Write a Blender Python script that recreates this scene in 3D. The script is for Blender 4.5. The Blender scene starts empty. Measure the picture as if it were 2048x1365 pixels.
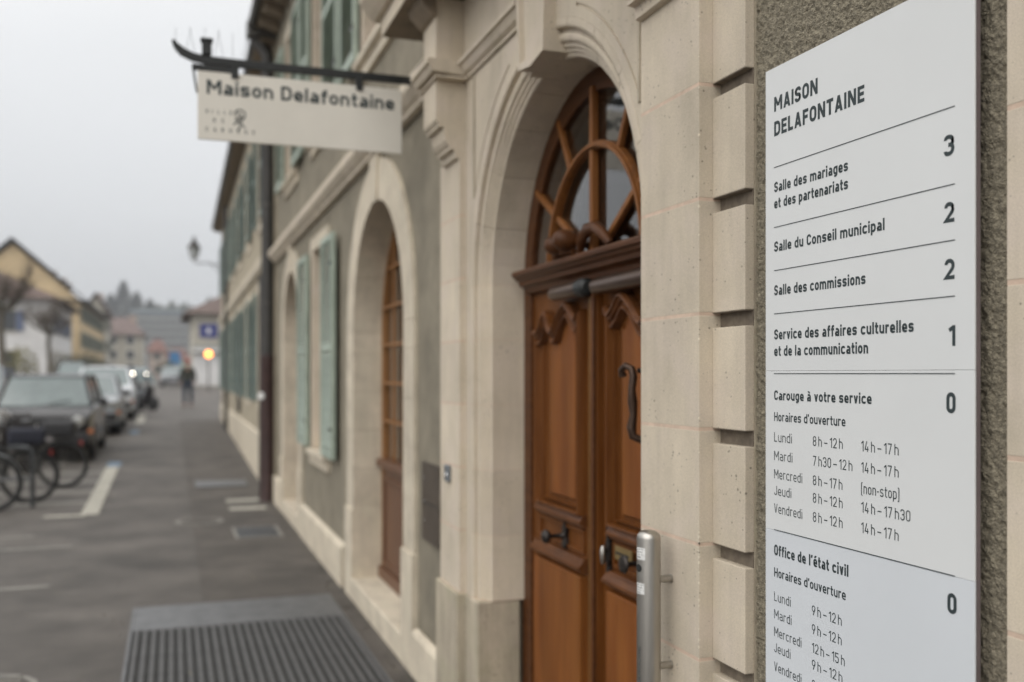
import bpy, bmesh, math, random
import numpy as np
from mathutils import Vector, Matrix
from mathutils.geometry import tessellate_polygon
random.seed(7)
PI = math.pi
sc = bpy.context.scene
C = sc.collection

# ------------------------------------------------------------------ camera
FPX = 1963.0
cam_d = bpy.data.cameras.new('camera'); cam = bpy.data.objects.new('camera', cam_d); C.objects.link(cam)
cam_d.sensor_width = 36; cam_d.lens = FPX / 2048 * 36
cam.location = (0, 0, 1.69); cam.rotation_euler = (PI / 2, 0, -math.atan((1024 - 343) / FPX))
cam_d.shift_y = 65.5 / 2048
cam_d.clip_start = 0.05; cam_d.clip_end = 6000
cam_d.dof.use_dof = True; cam_d.dof.focus_distance = 1.98; cam_d.dof.aperture_fstop = 2.0
cam_d.dof.aperture_blades = 9
sc.camera = cam

# ------------------------------------------------------------------ sky, sun, exposure
SUN_EL, SUN_ROT = math.radians(42), math.radians(-130)
w = bpy.data.worlds.new('World'); sc.world = w; w.use_nodes = True
nt = w.node_tree; nt.nodes.clear()
N = nt.nodes.new; L = nt.links.new
out = N('ShaderNodeOutputWorld'); bg = N('ShaderNodeBackground'); bg.inputs[1].default_value = 0.1
sky = N('ShaderNodeTexSky'); sky.sky_type = 'NISHITA'; sky.sun_disc = False
sky.sun_elevation = SUN_EL; sky.sun_rotation = SUN_ROT; sky.air_density = 1.0; sky.dust_density = 3.0
tc = N('ShaderNodeTexCoord'); sep = N('ShaderNodeSeparateXYZ'); L(tc.outputs['Generated'], sep.inputs[0])
ramp = N('ShaderNodeValToRGB')                       # overcast: zenith about three times the horizon
cr = ramp.color_ramp
cr.elements[0].position = 0.0; cr.elements[0].color = (.305, .312, .322, 1)
cr.elements[1].position = 1.0; cr.elements[1].color = (1, .985, .96, 1)
e = cr.elements.new(.10); e.color = (.372, .378, .385, 1)
e = cr.elements.new(.30); e.color = (.485, .490, .494, 1)
L(sep.outputs[2], ramp.inputs[0])
cn = N('ShaderNodeTexNoise'); cn.inputs['Scale'].default_value = 1.6; cn.inputs['Detail'].default_value = 3; cn.inputs['Roughness'].default_value = .45
cm = N('ShaderNodeMapping'); cm.inputs['Scale'].default_value = (1, 1, 2.6); L(tc.outputs['Generated'], cm.inputs[0]); L(cm.outputs[0], cn.inputs['Vector'])
cmr = N('ShaderNodeMapRange'); cmr.inputs[1].default_value = .3; cmr.inputs[2].default_value = .7; cmr.inputs[3].default_value = 14.4; cmr.inputs[4].default_value = 16.4
L(cn.outputs[0], cmr.inputs[0])
mul = N('ShaderNodeVectorMath'); mul.operation = 'SCALE'; L(ramp.outputs[0], mul.inputs[0]); L(cmr.outputs[0], mul.inputs['Scale'])
mx = N('ShaderNodeMix'); mx.data_type = 'RGBA'; mx.inputs[0].default_value = .93
L(sky.outputs[0], mx.inputs[6]); L(mul.outputs[0], mx.inputs[7]); L(mx.outputs[2], bg.inputs[0]); L(bg.outputs[0], out.inputs[0])
sd = bpy.data.lights.new('sun', 'SUN'); sd.energy = 1.35; sd.angle = math.radians(75); sd.color = (1, .97, .93)
so = bpy.data.objects.new('sun', sd); C.objects.link(so)
dirv = Vector((math.sin(SUN_ROT) * math.cos(SUN_EL), math.cos(SUN_ROT) * math.cos(SUN_EL), math.sin(SUN_EL)))
so.rotation_euler = dirv.to_track_quat('Z', 'Y').to_euler()
vs = sc.view_settings; vs.view_transform = 'Standard'; vs.look = 'None'; vs.exposure = 0.28; vs.gamma = 1.0; vs.use_curve_mapping = False
sc.display_settings.display_device = 'sRGB'

# ------------------------------------------------------------------ materials
def s2l(r, g, b):
    f = lambda c: (c / 255) / 12.92 if c / 255 <= .04045 else ((c / 255 + .055) / 1.055) ** 2.4
    return (f(r), f(g), f(b))
def mat(name, col, rough=.7, metal=0., var=.12, scale=6., bump=0., bscale=60., stretch=(1, 1, 1), pits=0., spec=.5, col2=None, emit=None, coat=0., vary_obj=0., big=0., col3=None, streak=0.):
    m = bpy.data.materials.new(name); m.use_nodes = True; t = m.node_tree; n = t.nodes; k = t.links.new
    bs = n['Principled BSDF']; bs.inputs['Roughness'].default_value = rough; bs.inputs['Metallic'].default_value = metal
    bs.inputs['Specular IOR Level'].default_value = spec
    if coat: bs.inputs['Coat Weight'].default_value = coat; bs.inputs['Coat Roughness'].default_value = .15
    co = n.new('ShaderNodeTexCoord'); mp = n.new('ShaderNodeMapping'); mp.inputs['Scale'].default_value = stretch
    k(co.outputs['Object'], mp.inputs[0])
    c2 = col2 or tuple(c * (1 - 2 * var) for c in col)
    no = n.new('ShaderNodeTexNoise'); no.inputs['Scale'].default_value = scale; no.inputs['Detail'].default_value = 7; no.inputs['Roughness'].default_value = .62
    k(mp.outputs[0], no.inputs['Vector'])
    mr = n.new('ShaderNodeMapRange'); mr.inputs[1].default_value = .32; mr.inputs[2].default_value = .7; k(no.outputs[0], mr.inputs[0])
    mi = n.new('ShaderNodeMix'); mi.data_type = 'RGBA'; k(mr.outputs[0], mi.inputs[0])
    mi.inputs[6].default_value = (*[min(1, c * (1 + (var if not col2 else 0) * .6)) for c in col], 1); mi.inputs[7].default_value = (*c2, 1)
    last = mi.outputs[2]
    def mulby(fac_socket, lo, hi, a=.3, b=.7, colr=None):
        nonlocal last
        r2 = n.new('ShaderNodeMapRange'); r2.inputs[1].default_value = a; r2.inputs[2].default_value = b; r2.inputs[3].default_value = lo; r2.inputs[4].default_value = hi
        k(fac_socket, r2.inputs[0])
        v = n.new('ShaderNodeVectorMath'); v.operation = 'SCALE'; k(last, v.inputs[0]); k(r2.outputs[0], v.inputs['Scale']); last = v.outputs[0]
    if col3:
        n3 = n.new('ShaderNodeTexNoise'); n3.inputs['Scale'].default_value = 7; n3.inputs['Detail'].default_value = 3; k(co.outputs['Object'], n3.inputs['Vector'])
        m3 = n.new('ShaderNodeMapRange'); m3.inputs[1].default_value = .45; m3.inputs[2].default_value = .75; k(n3.outputs[0], m3.inputs[0])
        x3 = n.new('ShaderNodeMix'); x3.data_type = 'RGBA'; k(m3.outputs[0], x3.inputs[0]); k(last, x3.inputs[6]); x3.inputs[7].default_value = (*col3, 1); last = x3.outputs[2]
    if streak:
        ms = n.new('ShaderNodeMapping'); ms.inputs['Scale'].default_value = (9, 9, .7); k(co.outputs['Object'], ms.inputs[0])
        n4 = n.new('ShaderNodeTexNoise'); n4.inputs['Scale'].default_value = 2.5; n4.inputs['Detail'].default_value = 6; n4.inputs['Roughness'].default_value = .65; k(ms.outputs[0], n4.inputs['Vector'])
        mulby(n4.outputs[0], 1 - streak, 1.04, .34, .56)
    if big:
        nb = n.new('ShaderNodeTexNoise'); nb.inputs['Scale'].default_value = .9; nb.inputs['Detail'].default_value = 4; k(mp.outputs[0], nb.inputs['Vector'])
        mulby(nb.outputs[0], 1 - big, 1 + big)
    if vary_obj:
        oi = n.new('ShaderNodeObjectInfo'); mulby(oi.outputs['Random'], 1 - vary_obj, 1 + vary_obj, 0, 1)
    if pits:
        vo = n.new('ShaderNodeTexVoronoi'); vo.inputs['Scale'].default_value = 52; k(co.outputs['Object'], vo.inputs['Vector'])
        np_ = n.new('ShaderNodeTexNoise'); np_.inputs['Scale'].default_value = 9; k(co.outputs['Object'], np_.inputs['Vector'])
        ad = n.new('ShaderNodeMath'); ad.operation = 'MULTIPLY_ADD'; ad.inputs[1].default_value = -.55; ad.inputs[2].default_value = .30; k(np_.outputs[0], ad.inputs[0])
        lt = n.new('ShaderNodeMath'); lt.operation = 'SUBTRACT'; k(vo.outputs['Distance'], lt.inputs[0]); k(ad.outputs[0], lt.inputs[1])
        mulby(lt.outputs[0], 1 - pits, 1, .03, .075)
        n2 = n.new('ShaderNodeTexNoise'); n2.inputs['Scale'].default_value = 420; n2.inputs['Detail'].default_value = 2; k(co.outputs['Object'], n2.inputs['Vector'])
        mulby(n2.outputs[0], .86, 1.1, .3, .7)
    k(last, bs.inputs['Base Color'])
    if bump:
        bn = n.new('ShaderNodeTexNoise'); bn.inputs['Scale'].default_value = bscale; bn.inputs['Detail'].default_value = 5; k(mp.outputs[0], bn.inputs['Vector'])
        bu = n.new('ShaderNodeBump'); bu.inputs['Strength'].default_value = min(1, bump); bu.inputs['Distance'].default_value = .01 * max(1, bump); k(bn.outputs[0], bu.inputs['Height']); k(bu.outputs[0], bs.inputs['Normal'])
    if emit: bs.inputs['Emission Color'].default_value = (*emit[0], 1); bs.inputs['Emission Strength'].default_value = emit[1]
    return m
def glassmat(name, tint=(1, 1, 1), rough=.01):
    m = bpy.data.materials.new(name); m.use_nodes = True; bs = m.node_tree.nodes['Principled BSDF']
    bs.inputs['Base Color'].default_value = (*tint, 1); bs.inputs['Transmission Weight'].default_value = 1
    bs.inputs['Roughness'].default_value = rough; bs.inputs['IOR'].default_value = 1.5
    return m
M = {}
M['stone'] = mat('limestone', (.585, .51, .40), .85, var=.10, scale=3.5, bump=.10, bscale=300, pits=.55, col3=(.575, .497, .41), streak=.035, vary_obj=.05, big=.06, stretch=(1, 1, .7))
M['stone_dirt_shade'] = mat('weathered_shade_limestone', (.45, .39, .30), .88, var=.2, scale=4, bump=.3, bscale=120, pits=.5, col3=(.40, .36, .26), streak=.16, vary_obj=.05, big=.12, stretch=(1, 1, .6))  # real weathering on base stones; painted notch shade on the quoin backing
M['stone_pale'] = mat('pale_limestone', (.62, .545, .43), .85, var=.13, scale=5, bump=.25, bscale=120, pits=.5, col3=(.60, .54, .42), streak=.07, vary_obj=.04, big=.06)
M['shade_grime'] = mat('shade_grime_stone', (.20, .165, .125), .95, var=.3, scale=40, col2=(.11, .09, .07))  # notch shade painted as a dark colour, with a little smudge dirt
M['mortar'] = mat('pink_mortar', (.62, .475, .37), .9, var=.1, scale=20, bump=.2)
M['stucco'] = mat('olive_stucco', (.27, .238, .178), .92, var=.14, scale=5, bump=1.0, bscale=120, big=.10)
M['roughcast'] = mat('roughcast_stucco', (.345, .305, .225), .95, var=.26, scale=90, bump=1.0, bscale=260, big=.06)
M['stucco_tan'] = mat('tan_stucco', (.42, .365, .27), .9, var=.1, scale=4, bump=.5, bscale=100, big=.08)
M['asphalt'] = mat('asphalt', (.108, .097, .086), .66, var=.20, scale=1.7, bump=.6, bscale=180, big=.26, spec=.4)
M['pavement'] = mat('pavement_asphalt', (.092, .081, .070), .70, var=.20, scale=2.4, bump=.6, bscale=200, big=.28, spec=.4)
M['paint'] = mat('road_paint', (.42, .40, .34), .7, var=.22, scale=14)
M['paint_faint'] = mat('worn_road_paint', (.25, .24, .215), .75, var=.18, scale=14)
M['paint_blue'] = mat('blue_road_paint', (.15, .22, .30), .7, var=.2, scale=14)
M['steel_grate'] = mat('galvanised_steel', (.20, .203, .208), .5, metal=.7, var=.14, scale=9)
M['steel_bar'] = mat('worn_grey_steel', (.135, .135, .135), .6, metal=.5, var=.15, scale=8)
M['steel_dark'] = mat('dark_worn_iron', (.10, .105, .11), .55, metal=.7, var=.2, scale=8)
M['steel'] = mat('brushed_stainless', (.47, .45, .415), .33, metal=1, var=.08, scale=14, stretch=(60, 60, 1), bump=.05, bscale=20)
WS = (14, 14, 1.1)
M['wood'] = mat('varnished_oak', (.155, .056, .0135), .46, var=.3, scale=2.6, stretch=WS, bump=.12, bscale=10, col2=(.095, .030, .006), big=.14, spec=.15)
M['wood_panel'] = mat('oak_panel', (.225, .084, .020), .48, var=.3, scale=1.5, stretch=(8, 8, 1.0), bump=.08, bscale=10, col2=(.165, .052, .013), big=.25, spec=.15)
M['wood_dark'] = mat('dark_oak_moulding', (.105, .040, .014), .42, var=.3, scale=2.5, stretch=(12, 1.2, 12), bump=.1, bscale=12, col2=(.055, .019, .006), spec=.22)
M['wood_mould'] = mat('brown_oak_moulding', (.14, .052, .016), .45, var=.3, scale=2.5, stretch=(12, 3, 12), col2=(.075, .026, .008), spec=.25)
M['wood_fan'] = mat('brown_oak_glazing_bar', (.25, .095, .022), .5, var=.2, scale=2.5, stretch=WS, col2=(.15, .055, .014), spec=.3)
M['wood_win'] = mat('honey_oak_window', (.30, .14, .045), .5, var=.2, scale=2.5, stretch=WS, col2=(.20, .085, .025))
M['wood_red'] = mat('red_brown_panel', (.15, .072, .038), .5, var=.2, scale=2.5, stretch=WS, big=.1)
M['iron'] = mat('wrought_iron', (.045, .038, .034), .42, metal=.7, var=.2, scale=20)
M['iron_brown'] = mat('brown_wrought_iron', (.075, .045, .03), .4, metal=.6, var=.2, scale=20)
M['bronze'] = mat('bronze_closer', (.12, .075, .055), .3, metal=.8, var=.1, scale=10)
M['brass'] = mat('worn_brass', (.34, .24, .10), .45, metal=.7, var=.15, scale=20)
M['black'] = mat('black_paint', (.016, .018, .018), .5, var=.15, scale=10)
M['plate'] = mat('white_enamel_plate', (.685, .70, .70), .45, var=.02, scale=2.0, spec=.5, big=.015)
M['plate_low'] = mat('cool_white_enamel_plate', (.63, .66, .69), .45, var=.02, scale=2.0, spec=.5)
M['plate_edge'] = mat('plate_edge', (.16, .13, .13), .5)
M['ink'] = mat('dark_green_grey_print', (.028, .042, .045), .6, var=.05, scale=5)
M['signboard'] = mat('off_white_signboard', (.72, .69, .62), .5, var=.04, scale=3, big=.03)
M['shutter'] = mat('sage_green_shutter', (.35, .41, .345), .6, var=.14, scale=7, bump=.15, vary_obj=.05)
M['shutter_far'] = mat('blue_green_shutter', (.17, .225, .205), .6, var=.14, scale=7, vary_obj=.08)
M['pit'] = mat('pit_shadow_dirt', (.075, .072, .066), .9, var=.2)
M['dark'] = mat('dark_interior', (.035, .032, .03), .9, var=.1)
M['interior'] = mat('interior_plaster', (.28, .25, .21), .9, var=.1)
M['interior_white'] = mat('white_added_panel_and_tag', (.7, .7, .68), .8, var=.05)
M['glass'] = glassmat('window_glass')
M['zinc'] = mat('zinc_gutter', (.10, .095, .085), .5, metal=.3, var=.15)
M['pipe'] = mat('brown_downpipe', (.045, .042, .038), .45, var=.15, scale=8)
M['pipe_red'] = mat('dark_red_cast_iron', (.05, .025, .022), .45, var=.2, scale=8)
M['soffit'] = mat('shade_toned_soffit', (.24, .19, .135), .9, var=.15, scale=5)  # shade of the undersides is mixed into this dark colour
M['roof_tile'] = mat('brown_roof_tile', (.12, .083, .07), .85, var=.2, scale=1.2, stretch=(1, 1, 6), bump=.6, bscale=12)
M['roof_grey'] = mat('grey_roof_tile', (.11, .11, .115), .8, var=.2, scale=1.2, stretch=(1, 1, 6), bump=.6, bscale=12)
M['rubber'] = mat('tyre_rubber', (.018, .018, .018), .8)
M['chrome'] = mat('chrome', (.7, .7, .7), .18, metal=1, var=.03)
M['meter'] = mat('brown_grey_metal_door', (.085, .066, .048), .55, var=.15, scale=6, metal=.1)
M['intercom'] = mat('blue_grey_metal', (.22, .24, .26), .35, metal=.5)

# ------------------------------------------------------------------ object helpers
def link(o): C.objects.link(o); return o
def tag(o, label=None, cat=None, group=None, kind=None):
    if label: o['label'] = label
    if cat: o['category'] = cat
    if group: o['group'] = group
    if kind: o['kind'] = kind
    return o
def thing(name, label, cat, loc=(0, 0, 0), rz=0, group=None):
    o = bpy.data.objects.new(name, None); link(o); o.location = loc; o.rotation_euler = (0, 0, rz); o.empty_display_size = .1
    return tag(o, label, cat, group)
class MB:
    def __init__(s): s.v = []; s.f = []
    def add(s, vs, fs):
        b = len(s.v); s.v += [tuple(v) for v in vs]; s.f += [tuple(b + i for i in f) for f in fs]; return s
    def box(s, x0, x1, y0, y1, z0, z1):
        return s.add([(x0, y0, z0), (x1, y0, z0), (x1, y1, z0), (x0, y1, z0), (x0, y0, z1), (x1, y0, z1), (x1, y1, z1), (x0, y1, z1)],
                     [(0, 3, 2, 1), (4, 5, 6, 7), (0, 1, 5, 4), (1, 2, 6, 5), (2, 3, 7, 6), (3, 0, 4, 7)])
    def tube(s, pts, r, n=8, cap=True, closed=False):
        pts = [Vector(p) for p in pts]; rs = r if isinstance(r, (list, tuple)) else [r] * len(pts); m = len(pts)
        vs = []; fs = []; up = None
        for i, p in enumerate(pts):
            if closed: d = pts[(i + 1) % m] - pts[i - 1]
            else: d = pts[min(i + 1, m - 1)] - pts[max(i - 1, 0)]
            d.normalize()
            if up is None: up = Vector((0, 0, 1)) if abs(d.z) < .9 else Vector((1, 0, 0))
            a = up.cross(d); a.normalize(); b = d.cross(a); up = b
            for j in range(n):
                an = 2 * PI * j / n; vs.append(p + (a * math.cos(an) + b * math.sin(an)) * rs[i])
        for i in range(m if closed else m - 1):
            for j in range(n):
                k = (i + 1) % m
                fs.append((i * n + j, i * n + (j + 1) % n, k * n + (j + 1) % n, k * n + j))
        if cap and not closed: fs += [tuple(range(n - 1, -1, -1)), tuple((m - 1) * n + j for j in range(n))]
        return s.add(vs, fs)
    def lathe(s, c, axis, prof, n=20):   # prof: (dist along axis, radius)
        c = Vector(c); ax = Vector(axis).normalized()
        return s.tube([c + ax * d for d, r in prof], [r for d, r in prof], n) if False else s._lathe(c, ax, prof, n)
    def _lathe(s, c, ax, prof, n):
        up = Vector((0, 0, 1)) if abs(ax.z) < .9 else Vector((1, 0, 0)); a = up.cross(ax).normalized(); b = ax.cross(a)
        vs = []; fs = []
        for d, r in prof:
            for j in range(n):
                an = 2 * PI * j / n; vs.append(c + ax * d + (a * math.cos(an) + b * math.sin(an)) * r)
        m = len(prof)
        for i in range(m - 1):
            for j in range(n): fs.append((i * n + j, i * n + (j + 1) % n, (i + 1) * n + (j + 1) % n, (i + 1) * n + j))
        fs += [tuple(range(n - 1, -1, -1)), tuple((m - 1) * n + j for j in range(n))]
        return s.add(vs, fs)
    def slab(s, loops, x0, x1, f=lambda a, b, c: (a, b, c)):
        """loops [(y,z)..] first is the outline, the rest are holes; front face at x0, back at x1"""
        flat = [p for l in loops for p in l]; n = len(flat)
        tris = tessellate_polygon([[Vector((p[0], p[1], 0)) for p in l] for l in loops])
        vs = [f(x0, p[0], p[1]) for p in flat] + [f(x1, p[0], p[1]) for p in flat]
        fs = [tuple(t) for t in tris] + [tuple(i + n for i in reversed(t)) for t in tris]
        b = 0
        for l in loops:
            m = len(l)
            for i in range(m): j = (i + 1) % m; fs.append((b + i, b + j, n + b + j, n + b + i))
            b += m
        return s.add(vs, fs)
    def prism_y(s, prof, y0, y1):   # profile (x,z), extruded along y
        n = len(prof); vs = [(p[0], y0, p[1]) for p in prof] + [(p[0], y1, p[1]) for p in prof]
        t = tessellate_polygon([[Vector((p[0], p[1], 0)) for p in prof]])
        fs = [tuple(q) for q in t] + [tuple(i + n for i in reversed(q)) for q in t] + [(i, (i + 1) % n, n + (i + 1) % n, n + i) for i in range(n)]
        return s.add(vs, fs)
    def mesh(s, name):
        me = bpy.data.meshes.new(name); me.from_pydata(s.v, [], s.f); me.validate()
        bm = bmesh.new(); bm.from_mesh(me); bmesh.ops.recalc_face_normals(bm, faces=bm.faces); bm.to_mesh(me); bm.free()
        return me
    def build(s, name, m, parent=None, bevel=0, smooth=False, seg=2):
        me = s.mesh(name); me.materials.append(m if not isinstance(m, str) else M[m])
        o = bpy.data.objects.new(name, me); link(o)
        if parent: o.parent = parent
        if smooth: shade(me)
        if bevel:
            b = o.modifiers.new('bevel', 'BEVEL'); b.width = bevel; b.segments = seg; b.limit_method = 'ANGLE'; b.angle_limit = math.radians(35)
        return o
def shade(me, ang=40):
    me.shade_smooth() if hasattr(me, 'shade_smooth') else None
    try: me.set_sharp_from_angle(angle=math.radians(ang))
    except Exception: pass
def inst(o, parent=None, loc=None, rz=None):
    c = o.copy(); link(c)
    if parent is not None: c.parent = parent
    if loc is not None: c.location = loc
    if rz is not None: c.rotation_euler = (0, 0, rz)
    return c
def copy_tree(o, parent=None):
    c = o.copy(); link(c); c.parent = parent
    for ch in list(o.children): copy_tree(ch, c)
    return c
def arch_loop(yc, r, zs, z0, n=28):   # opening outline, counter clockwise
    return [(yc - r, z0)] + [(yc + r, z0)] + [(yc + r * math.cos(PI * i / n), zs + r * math.sin(PI * i / n)) for i in range(n + 1)]
def rect(y0, y1, z0, z1): return [(y0, z0), (y1, z0), (y1, z1), (y0, z1)]
def gz(y):
    pts = [(-1e4, 0), (14, 0), (45, .55), (100, .88), (1e5, .88)]
    for (a, b), (c, d) in zip(pts, pts[1:]):
        if y <= c: return b + (d - b) * (y - a) / (c - a)
    return .88

# ------------------------------------------------------------------ ground
def sheet(name, x0, x1, y0, y1, dz, m, kind='structure', parent=None, ybr=()):
    ys = sorted(set([y0, y1] + [b for b in (14, 45, 100) if y0 < b < y1] + [b for b in ybr if y0 < b < y1]))
    mb = MB(); vs = []; fs = []
    for y in ys: vs += [(x0, y, gz(y) + dz), (x1, y, gz(y) + dz)]
    for i in range(len(ys) - 1): fs.append((2 * i, 2 * i + 1, 2 * i + 3, 2 * i + 2))
    mb.add(vs, fs); o = mb.build(name, m, parent)
    if kind: o['kind'] = kind
    return o
sheet('road', -870, 870, -45, 1440, 0, 'asphalt')
sheet('pavement', .22, 1.62, -8, 31, .004, 'pavement')
#sheet('kerb_seam', .205, .222, -8, 60, .0045, 'steel_dark')

# ------------------------------------------------------------------ lettering (monoline strokes)
def fillet(pts, closed=False):
    out = []; n = len(pts)
    for i, p in enumerate(pts):
        x, y, r = (p + (0,))[:3] if len(p) == 2 else p
        if r <= 0 or (not closed and i in (0, n - 1)): out.append((x, y)); continue
        a = Vector(pts[i - 1][:2]); b = Vector((x, y)); c = Vector(pts[(i + 1) % n][:2])
        d1 = (a - b); d2 = (c - b); r = min(r, d1.length * .999, d2.length * .999)
        d1.normalize(); d2.normalize(); p0 = b + d1 * r; p3 = b + d2 * r; k = .5523
        p1 = p0 - d1 * r * k; p2 = p3 - d2 * r * k
        for j in range(7):
            t = j / 6; q = p0 * (1 - t) ** 3 + p1 * 3 * t * (1 - t) ** 2 + p2 * 3 * t * t * (1 - t) + p3 * t ** 3; out.append((q.x, q.y))
    res = []
    for p in out:
        if not res or (abs(p[0] - res[-1][0]) + abs(p[1] - res[-1][1])) > 1e-5: res.append(p)
    if closed and (abs(res[0][0] - res[-1][0]) + abs(res[0][1] - res[-1][1])) < 1e-5: res.pop()
    return res
def stroke_quads(pts, w, closed):
    n = len(pts); L_ = []; R_ = []
    for i in range(n):
        p = Vector(pts[i])
        d1 = (p - Vector(pts[i - 1])).normalized() if (closed or i > 0) else None
        d2 = (Vector(pts[(i + 1) % n]) - p).normalized() if (closed or i < n - 1) else None
        if d1 is None: d1 = d2
        if d2 is None: d2 = d1
        n1 = Vector((-d1.y, d1.x)); n2 = Vector((-d2.y, d2.x)); m = (n1 + n2)
        if m.length < 1e-4: m = n1
        m.normalize(); s = min(2.2, 1 / max(.3, m.dot(n1)))
        L_.append(p + m * w / 2 * s); R_.append(p - m * w / 2 * s)
    return [(L_[i], R_[i], R_[(i + 1) % n], L_[(i + 1) % n]) for i in range(n if closed else n - 1)]
GW = dict(M=.78, I=0, l=0, i=0, N=.64, m=.86, f=.36, t=.36, r=.38, v=.5, V=.6, A=.66, E=.52, F=.5, L=.48, T=.56, J=.48, C=.58, O=.6, D=.6, S=.57, G=.6, U=.6, R=.58, H=.6)
GW.update({'\u2009': .0, '1': .34, '-': .28, '\u2013': .52, '(': .22, ')': .22, "'": .0, ' ': .22})
def glyph(ch, w, W):
    """-> list of (polyline, closed) strokes and quads"""
    xh = .73; l = w / 2; r = W - w / 2; b = w / 2; t = 1 - w / 2; m = xh - w / 2; c = W / 2; R = max(.02, (r - l) / 2 * .98)
    st = []; q = []
    def P(*p, closed=False): st.append((fillet(list(p), closed), closed))
    def diag(x0, y0, x1, y1, k=1.0):
        wh = w * k * math.hypot(x1 - x0, y1 - y0) / max(.05, abs(y1 - y0)); wh = min(wh, w * 1.8)
        q.append([Vector((x0 - wh / 2, y0)), Vector((x0 + wh / 2, y0)), Vector((x1 + wh / 2, y1)), Vector((x1 - wh / 2, y1))])
    if ch in 'O0': P((l, b, R), (r, b, R), (r, t, R), (l, t, R), closed=True)
    elif ch == 'D': P((l, b), (r, b, R), (r, t, R), (l, t), closed=True)
    elif ch == 'C': P((r, .70), (r, t, R), (l, t, R), (l, b, R), (r, b, R), (r, .30))
    elif ch == 'G': P((r, .72), (r, t, R), (l, t, R), (l, b, R), (r, b, R), (r, .47), (c, .47))
    elif ch == 'S':
        r2 = min(R, (t - .5) / 2); P((r, .72), (r, t, r2 * 1.2), (l, t, r2 * 1.2), (l, .5 + w * .1, r2), (r, .5 - w * .1, r2), (r, b, r2 * 1.2), (l, b, r2 * 1.2), (l, .28))
    elif ch == 's':
        md = xh / 2; r2 = min(R, (m - md) / 2); P((r, m - .10), (r, m, r2), (l, m, r2), (l, md, r2), (r, md, r2), (r, b, r2), (l, b, r2), (l, b + .10))
    elif ch == 'A': diag(w * .55, 0, c, 1); diag(W - w * .55, 0, c, 1); P((.2 * W, .27), (.8 * W, .27))
    elif ch == 'M': P((l, 0), (l, 1)); P((r, 0), (r, 1)); diag(c, .34, l, 1, .95); diag(c, .34, r, 1, .95)
    elif ch == 'N': P((l, 0), (l, 1)); P((r, 0), (r, 1)); diag(r, 0, l, 1)
    elif ch in 'Il': P((w / 2, 0), (w / 2, 1))
    elif ch == 'i': P((w / 2, 0), (w / 2, xh)); P((w / 2, 1 - w * .95), (w / 2, 1))
    elif ch == 'L': P((l, 1), (l, b), (W, b))
    elif ch == 'E': P((W, t), (l, t), (l, b), (W, b)); P((l, .51), (W * .92, .51))
    elif ch == 'F': P((W, t), (l, t), (l, 0)); P((l, .5), (W * .9, .5))
    elif ch == 'T': P((0, t), (W, t)); P((c, 0), (c, t))
    elif ch == 'H': P((l, 0), (l, 1)); P((r, 0), (r, 1)); P((l, .5), (r, .5))
    elif ch == 'J': P((r, 1), (r, b, R), (l, b, R), (l, .26))
    elif ch == 'U': P((l, 1), (l, b, R), (r, b, R), (r, 1))
    elif ch == 'V': diag(c, 0, w * .5, 1); diag(c, 0, W - w * .5, 1)
    elif ch == 'v': diag(c, 0, w * .5, xh); diag(c, 0, W - w * .5, xh)
    elif ch == 'R': P((l, 0), (l, t), (r, t, R * .95), (r, .46, R * .95), (l, .46)); diag(r, 0, c * .95, .46)
    elif ch in ('a', '\u00e0'):
        h = xh * .58
        P((l + .03, m), (r, m, R), (r, 0)); P((r, h - w / 2 + .03), (l, h - w / 2 + .03, R * .9), (l, b, R * .9), (r, b))
        if ch != 'a': diag(c + .07, .80, c - .09, 1.0)
    elif ch == 'c': P((r, m - .10), (r, m, R), (l, m, R), (l, b, R), (r, b, R), (r, b + .10))
    elif ch in ('e', '\u00e9'):
        P((l, xh * .47), (r, xh * .47), (r, m, R), (l, m, R), (l, b, R), (r, b, R * .8), (r, b + .07))
        if ch != 'e': diag(c - .07, .80, c + .09, 1.0)
    elif ch == 'd': P((r, 1), (r, 0)); P((r, m), (l, m, R), (l, b, R), (r, b))
    elif ch == 'p': P((l, xh), (l, -.24)); P((l, m), (r, m, R), (r, b, R), (l, b))
    elif ch == 'g': P((r, xh), (r, -.22 + w / 2, R), (l + .02, -.22 + w / 2)); P((r, m), (l, m, R), (l, b, R), (r, b))
    elif ch == 'f': P((W, t), (W * .42, t, R * .8 if W > .2 else .05), (W * .42, 0)); P((0, m), (W, m))
    elif ch == 't': P((W * .42, .95), (W * .42, b, .12), (W, b)); P((0, m), (W, m))
    elif ch == 'h': P((l, 0), (l, 1)); P((l, m), (r, m, R), (r, 0))
    elif ch == 'n': P((l, 0), (l, xh)); P((l, m), (r, m, R), (r, 0))
    elif ch == 'm':
        R2 = (c - l) / 2; P((l, 0), (l, xh)); P((l, m), (c, m, R2), (c, 0)); P((c - .02, m), (r, m, R2), (r, 0))
    elif ch == 'o': P((l, b, R), (r, b, R), (r, m, R), (l, m, R), closed=True)
    elif ch == 'r': P((l, 0), (l, xh)); P((l, m - .03), (l + .06, m, .06), (W, m))
    elif ch == 'u': P((l, xh), (l, b, R), (r, b)); P((r, 0), (r, xh))
    elif ch == '1': P((r, 0), (r, 1)); P((0.03, .76), (r, t + .02))
    elif ch == '2': P((l, .72), (l, t, R), (r, t, R), (r, .56, .12), (l, b), (W, b))
    elif ch == '3':
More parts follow.
